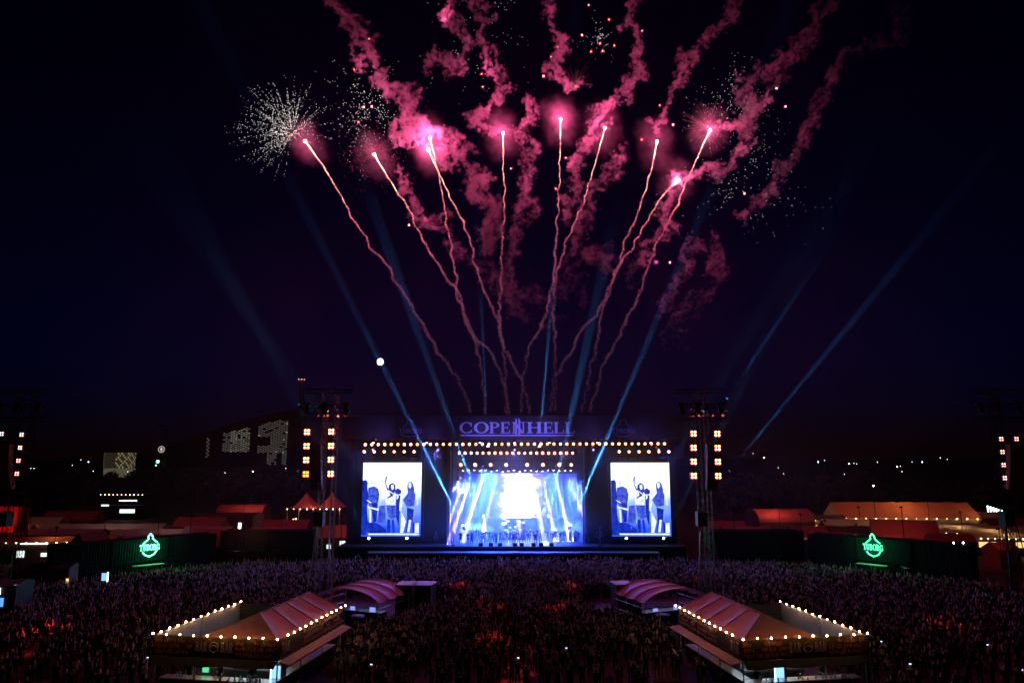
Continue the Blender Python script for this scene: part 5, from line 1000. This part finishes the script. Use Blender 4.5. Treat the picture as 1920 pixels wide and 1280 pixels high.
for k, (x, y) in enumerate(RS):
    p = at(x, y, YF + rg.uniform(-6, 6)); t = thing('firework_star', 'x', 'firework', p, 'small burning red stars'); big = k in (3, 7, 8, 20, 21, 22, 0, 1, 17)
    m = MB(); m.ball(p, .13 if big else .08, 8, 6); m.build('fireball', spark_h, t); m = MB()
    for j in range(14): d = Vector((rg.gauss(0, 1), rg.gauss(0, 1), rg.gauss(0, 1))).normalized(); m.rod(p, p + d * rg.uniform(.2, .55), .035, 3, .004)
    m.build('flare_spikes', spark_r, t)
    if k not in (9, 12, 13, 23, 26, 27): lamp('POINT', p + Vector((0, -.4, 0)), (1, .09, .3), 1300 if big else 700, name='star_light', size=.3)
    col = 'upper' if y < 120 else 'middle' if y < 280 else 'lower'; tag(t, '%s red star burning on its own among the %s smoke trails, %s' % ('bright' if big else 'tiny', col, 'left' if x < 850 else 'centre' if x < 1170 else 'right'), 'firework', 'small burning red stars')
def burst(px, py, lb, r, n, a0, a1, per, mat, size, inner=.12, core=True, lines=False, squash=1):
    c = at(px, py, YF); t = thing('firework_burst', lb, 'firework', c, 'spark bursts'); k = YF / 1330
    if core: m = MB(); m.ball(c, .2, 8, 6); m.build('core', em('burst_core', (1, .22, .15), 3.5), t)
    m = MB()
    for i in range(n):
        a = R(rg.uniform(a0, a1)); el = rg.uniform(-1.2, 1.2); d = Vector((math.cos(a) * math.cos(el), math.sin(el), -math.sin(a) * math.cos(el) * -1)); rr = r * k * rg.uniform(.6, 1.0)
        if lines: m.rod(c + d * rr * inner, c + d * rr, .012, 3, .004); continue
        for j in range(per):
            f = inner + (1 - inner) * rg.random() ** .8; q = c + d * rr * f + Vector((0, 0, -.012 * (rr * f) ** 2)) + Vector((rg.gauss(0, .07), 0, rg.gauss(0, .07))); m.octa(q, rg.uniform(.6, 1.15) * size * (1.2 - .5 * f))
    m.build('sparks', mat, t)['kind'] = 'stuff'
burst(547, 253, 'dandelion of white sparks beside the far left comet', 135, 120, 35, 218, 13, spark_w, .045)
burst(1327, 238, 'spiky pink burst of fine rays at the far right comet', 62, 90, 0, 360, 1, spark_p, .05, .05, True, True)
burst(702, 290, 'small red spark cloud round the second comet', 95, 130, 0, 360, 5, spark_p, .05)
burst(1396, 363, 'loose scatter of white sparks right of the comets', 170, 100, -60, 200, 2, spark_w, .047, .3)
burst(690, 200, 'loose white sparks drifting above the left comets', 150, 110, 0, 360, 4, spark_w, .05, .1, False)
burst(1130, 70, 'tight cluster of white and red sparks at the top', 70, 34, 0, 360, 2, spark_w, .045, .1, False)
burst(1370, 200, 'thin sparks drifting between the right smoke trails', 150, 90, 0, 360, 3, spark_w, .045, .2, False)
burst(900, 80, 'thin sparks high up between the smoke trails', 190, 60, 0, 360, 2, spark_w, .045, .3, False)
burst(1080, 162, 'faint pink rays bursting at the end of a smoke trail', 45, 40, 20, 160, 1, em('faint_ray', (1, .15, .3), .35, False), .05, .05, True, True)
# ================================================================== SMOKE
def smoke_mat(name, dens, aniso=.0, col=(.9, .88, .9)):
    m = bpy.data.materials.new(name); m.use_nodes = True; nt = m.node_tree; nt.nodes.clear(); o = nt.nodes.new('ShaderNodeOutputMaterial'); v = nt.nodes.new('ShaderNodeVolumePrincipled')
    v.inputs['Density'].default_value = dens; v.inputs['Anisotropy'].default_value = aniso; v.inputs['Color'].default_value = (*col, 1); nt.links.new(v.outputs[0], o.inputs['Volume']); return m
def gn_group(name):
    g = bpy.data.node_groups.new(name, 'GeometryNodeTree'); g.interface.new_socket('Geometry', in_out='INPUT', socket_type='NodeSocketGeometry'); g.interface.new_socket('Geometry', in_out='OUTPUT', socket_type='NodeSocketGeometry'); return g
def vol_obj(name, lb, verts, edges, lo, hi, vox, field, mat):
    me = bpy.data.meshes.new(name); me.from_pydata(verts, edges, []); me.materials.append(mat); o = bpy.data.objects.new(name, me); C.objects.link(o); tag(o, lb, 'smoke', None, 'stuff')
    g = gn_group(name + '_nodes'); N, L = g.nodes.new, g.links.new; gi, go, vc, sm = N('NodeGroupInput'), N('NodeGroupOutput'), N('GeometryNodeVolumeCube'), N('GeometryNodeSetMaterial'); sm.inputs['Material'].default_value = mat
    vc.inputs['Min'].default_value = lo; vc.inputs['Max'].default_value = hi
    for ax, a, b in zip('XYZ', lo, hi): vc.inputs['Resolution ' + ax].default_value = max(4, int((b - a) / vox))
    L(field(g, gi), vc.inputs['Density']); L(vc.outputs[0], sm.inputs[0]); L(sm.outputs[0], go.inputs[0]); o.modifiers.new('smoke', 'NODES').node_group = g; return o
def math_(g, op, a, b=None, c=None, clamp=False):
    n = g.nodes.new('ShaderNodeMath'); n.operation = op; n.use_clamp = clamp
    for i, v in enumerate((a, b, c)):
        if v is None: continue
        if isinstance(v, (int, float)): n.inputs[i].default_value = v
        else: g.links.new(v, n.inputs[i])
    return n.outputs[0]
def wisp_field(r, seed, warp=2.2):
    def f(g, gi):
        N, L = g.nodes.new, g.links.new; pos = N('GeometryNodeInputPosition'); cur = pos.outputs[0]
        for sc_, amp, k in ((.2, warp * .8, 0), (.55, warp * .85, 7), (1.3, warp * .55, 13)):
            ad = N('ShaderNodeVectorMath'); ad.operation = 'ADD'; L(pos.outputs[0], ad.inputs[0]); ad.inputs[1].default_value = (seed * 3.7 + k, seed, k)
            nz = N('ShaderNodeTexNoise'); nz.inputs['Scale'].default_value = sc_; nz.inputs['Detail'].default_value = 2; L(ad.outputs[0], nz.inputs['Vector'])
            sb = N('ShaderNodeVectorMath'); sb.operation = 'SUBTRACT'; L(nz.outputs['Color'], sb.inputs[0]); sb.inputs[1].default_value = (.5, .5, .5)
            ma = N('ShaderNodeVectorMath'); ma.operation = 'MULTIPLY_ADD'; L(sb.outputs[0], ma.inputs[0]); ma.inputs[1].default_value = (amp * 2,) * 3; L(cur, ma.inputs[2]); cur = ma.outputs[0]
        px = N('GeometryNodeProximity'); px.target_element = 'EDGES'; L(gi.outputs[0], px.inputs[0]); L(cur, px.inputs['Sample Position'])
        d = math_(g, 'DIVIDE', px.outputs['Distance'], r); d = math_(g, 'SUBTRACT', 1.0, d, None, True)
        fz = N('ShaderNodeTexNoise'); fz.inputs['Scale'].default_value = 1.1; fz.inputs['Detail'].default_value = 4; L(cur, fz.inputs['Vector'])
        br = N('ShaderNodeMapRange'); L(fz.outputs[0], br.inputs[0]); br.inputs[1].default_value = .38; br.inputs[2].default_value = .62; br.inputs[3].default_value = .06
        return math_(g, 'MULTIPLY', math_(g, 'POWER', d, 1.2), br.outputs[0])
    return f
wm_ = {}
def wisp(lb, path, r, dens, k, dy=0.0, Y=None, warp=2.2, vox=.22, name='smoke_trail'):
    yy = (Y or YF) + dy; rr = random.Random(k); pts3 = smooth([at(x, y, yy + rr.uniform(-1.5, 1.5)) for x, y in path], 3); pad = r + warp * 1.6
    lo = [min(p[i] for p in pts3) - pad for i in range(3)]; hi = [max(p[i] for p in pts3) + pad for i in range(3)]
    if dens not in wm_: wm_[dens] = smoke_mat('smoke_%03d' % int(dens * 1000), dens * 11)
    V_, E_ = [tuple(p) for p in pts3], [(i, i + 1) for i in range(len(pts3) - 1)]
    if name == 'smoke_trail':              # torn side strands that come and go along the trail
        for s_ in range(3):
            ph = rr.uniform(0, 20); o0 = len(V_)
            for i, p in enumerate(pts3): V_.append(tuple(p + Vector((noise.noise((i * .45, ph, 0)), noise.noise((i * .45, ph, 7)), noise.noise((i * .45, ph, 13)))) * r * 2.1))
            E_ += [(o0 + i, o0 + i + 1) for i in range(len(pts3) - 1) if rr.random() < .62]
    return vol_obj(name, lb, V_, E_, lo, hi, vox, wisp_field(r * (.29 if name == 'smoke_trail' else .8), k, warp), wm_[dens])
WS = [('pink smoke trail running down from the top, far left', [(612, -10), (650, 40), (688, 80), (700, 120), (735, 165), (772, 190), (762, 240), (792, 268)], 1.9, .30),
 ('hooked pink smoke trail at the top, left of centre', [(835, -10), (842, 40), (872, 85), (866, 118), (825, 112), (802, 132)], 1.6, .2),
 ('winding pink smoke trail ending at the straight comet', [(872, -10), (906, 25), (903, 80), (925, 140), (942, 172), (908, 205), (892, 228), (932, 252)], 1.5, .28),
 ('pink smoke trail at the top centre ending in a pale burst', [(1025, -10), (1033, 50), (1056, 90), (1044, 140), (1080, 160)], 1.6, .28),
 ('long pink smoke trail right of centre', [(1192, -10), (1184, 40), (1206, 95), (1186, 150), (1150, 190), (1112, 240), (1086, 300), (1080, 350), (1060, 420)], 1.6, .28),
 ('narrow pink smoke trail leaning right at the top', [(1372, -10), (1364, 40), (1330, 66), (1290, 100), (1281, 150), (1246, 210), (1232, 245)], 1.5, .24),
 ('forked pink smoke trail, right', [(1562, -10), (1530, 50), (1480, 100), (1412, 150), (1390, 182), (1402, 215), (1380, 240), (1350, 250)], 1.7, .24),
 ('second branch of the forked smoke trail', [(1530, 50), (1472, 130), (1440, 175), (1402, 215), (1398, 270), (1372, 312), (1345, 342)], 1.5, .22),
 ('outermost violet smoke trail, far right', [(1674, 10), (1682, 70), (1640, 90), (1585, 105), (1560, 150), (1540, 200), (1512, 240), (1492, 282), (1470, 312), (1450, 350), (1420, 382), (1390, 412)], 1.6, .2),
 ('billowing pink smoke between the left comets', [(762, 258), (800, 240), (835, 268), (868, 300), (902, 328), (878, 342), (906, 370), (922, 425), (905, 480)], 2.3, .26),
 ('pink smoke column between the centre comets', [(996, 186), (984, 250), (1006, 272), (985, 322), (990, 362), (974, 420), (962, 480), (950, 560)], 1.7, .24),
 ('pink smoke right of the highest comet', [(1160, 286), (1140, 330), (1108, 352), (1100, 400), (1078, 440), (1095, 480), (1150, 510)], 1.8, .16),
 ('pink smoke between the two right comets', [(1338, 308), (1300, 330), (1262, 352), (1248, 400), (1230, 440), (1205, 480), (1180, 520)], 1.8, .18),
 ('pale violet smoke drifting low on the right', [(1342, 436), (1336, 500), (1350, 522), (1310, 560), (1270, 600), (1268, 645)], 1.6, .14),
 ('short pale smoke puff right of the far right comet', [(1300, 446), (1290, 500), (1262, 525), (1240, 590)], 1.6, .12),
 ('faint smoke haze low between the comets', [(890, 500), (960, 540), (1000, 560), (1040, 570), (1100, 470), (1160, 500)], 2.4, .05),
 ('pink smoke below the second comet', [(745, 330), (770, 370), (790, 410), (840, 440), (870, 480)], 1.7, .18)]
for k, (lb, path, r, de) in enumerate(WS): wisp(lb, path, r, de, k + 1, dy=(k * 37 % 9) - 4)
for k, (nm, path) in enumerate(TR):        # thin smoke added round each comet head to carry its red glow
    (x, y), (x2, y2) = path[0], path[1]; wisp('thin glowing smoke round the comet head, ' + nm, [(x - 6, y - 14), (x, y), (x * .7 + x2 * .3, y * .7 + y2 * .3)], 4.6, .0085, 60 + k, vox=.6, warp=1.6, name='smoke_puff')
# smoke jets on the stage deck
wisp('white smoke jets bursting at the left of the stage deck', [(866, 996), (885, 990), (905, 992), (918, 996)], 1.0, .45, 40, Y=111, warp=.8, vox=.2, name='smoke_jet')
wisp('violet smoke plume rolling over the right of the stage deck', [(1045, 1008), (1060, 995), (1078, 990), (1090, 1005)], 1.5, .25, 41, Y=110, warp=1.3, vox=.25, name='smoke_jet')
def box_field(lo, hi, sc_, lo_t, hi_t, seed, extra=None, edge=3.0):
    def f(g, gi):
        N, L = g.nodes.new, g.links.new; pos = N('GeometryNodeInputPosition'); sp = N('ShaderNodeSeparateXYZ'); L(pos.outputs[0], sp.inputs[0]); fade = None
        for ax, a, b in zip('XYZ', lo, hi):
            u = math_(g, 'MULTIPLY_ADD', sp.outputs[ax], 2 / (b - a), -(a + b) / (b - a)); u = math_(g, 'ABSOLUTE', u); u = math_(g, 'SUBTRACT', 1.0, u); u = math_(g, 'MULTIPLY', u, edge, None, True); fade = u if fade is None else math_(g, 'MULTIPLY', fade, u)
        ad = N('ShaderNodeVectorMath'); ad.operation = 'ADD'; L(pos.outputs[0], ad.inputs[0]); ad.inputs[1].default_value = (seed * 11.3, 0, 0)
        nz = N('ShaderNodeTexNoise'); nz.inputs['Scale'].default_value = sc_; nz.inputs['Detail'].default_value = 4; L(ad.outputs[0], nz.inputs['Vector'])
        mr = N('ShaderNodeMapRange'); L(nz.outputs[0], mr.inputs[0]); mr.inputs[1].default_value = lo_t; mr.inputs[2].default_value = hi_t; mr.inputs[3].default_value = .12
        out = math_(g, 'MULTIPLY', fade, mr.outputs[0])
        if extra: out = math_(g, 'MULTIPLY', out, extra(g, sp))
        return out
    return f
def low_more(z0, z1, k):
    return lambda g, sp: math_(g, 'MULTIPLY_ADD', math_(g, 'SUBTRACT', 1.0, math_(g, 'DIVIDE', math_(g, 'SUBTRACT', sp.outputs['Z'], z0), z1 - z0), None, True), k, 1.0)
lo, hi = (-56, 66, 3), (60, 134, 100)
vol_obj('drifting_smoke', 'thin smoke drifting over the stage and round the fireworks', [(0, 110, 20), (0, 110, 60)], [(0, 1)], lo, hi, 1.6, box_field(lo, hi, .06, .3, .72, 3, low_more(18, 50, 18.0), 5.0), smoke_mat('drifting_smoke', .00009, .1))
lo, hi = (-24, 99, ZD - 1), (24, 121, 19)
vol_obj('stage_smoke', 'blue lit smoke filling the stage opening', [(0, 110, 4), (0, 110, 8)], [(0, 1)], lo, hi, .7, box_field(lo, hi, .13, .33, .7, 8, None, 3.0), smoke_mat('stage_smoke', .036, .1))
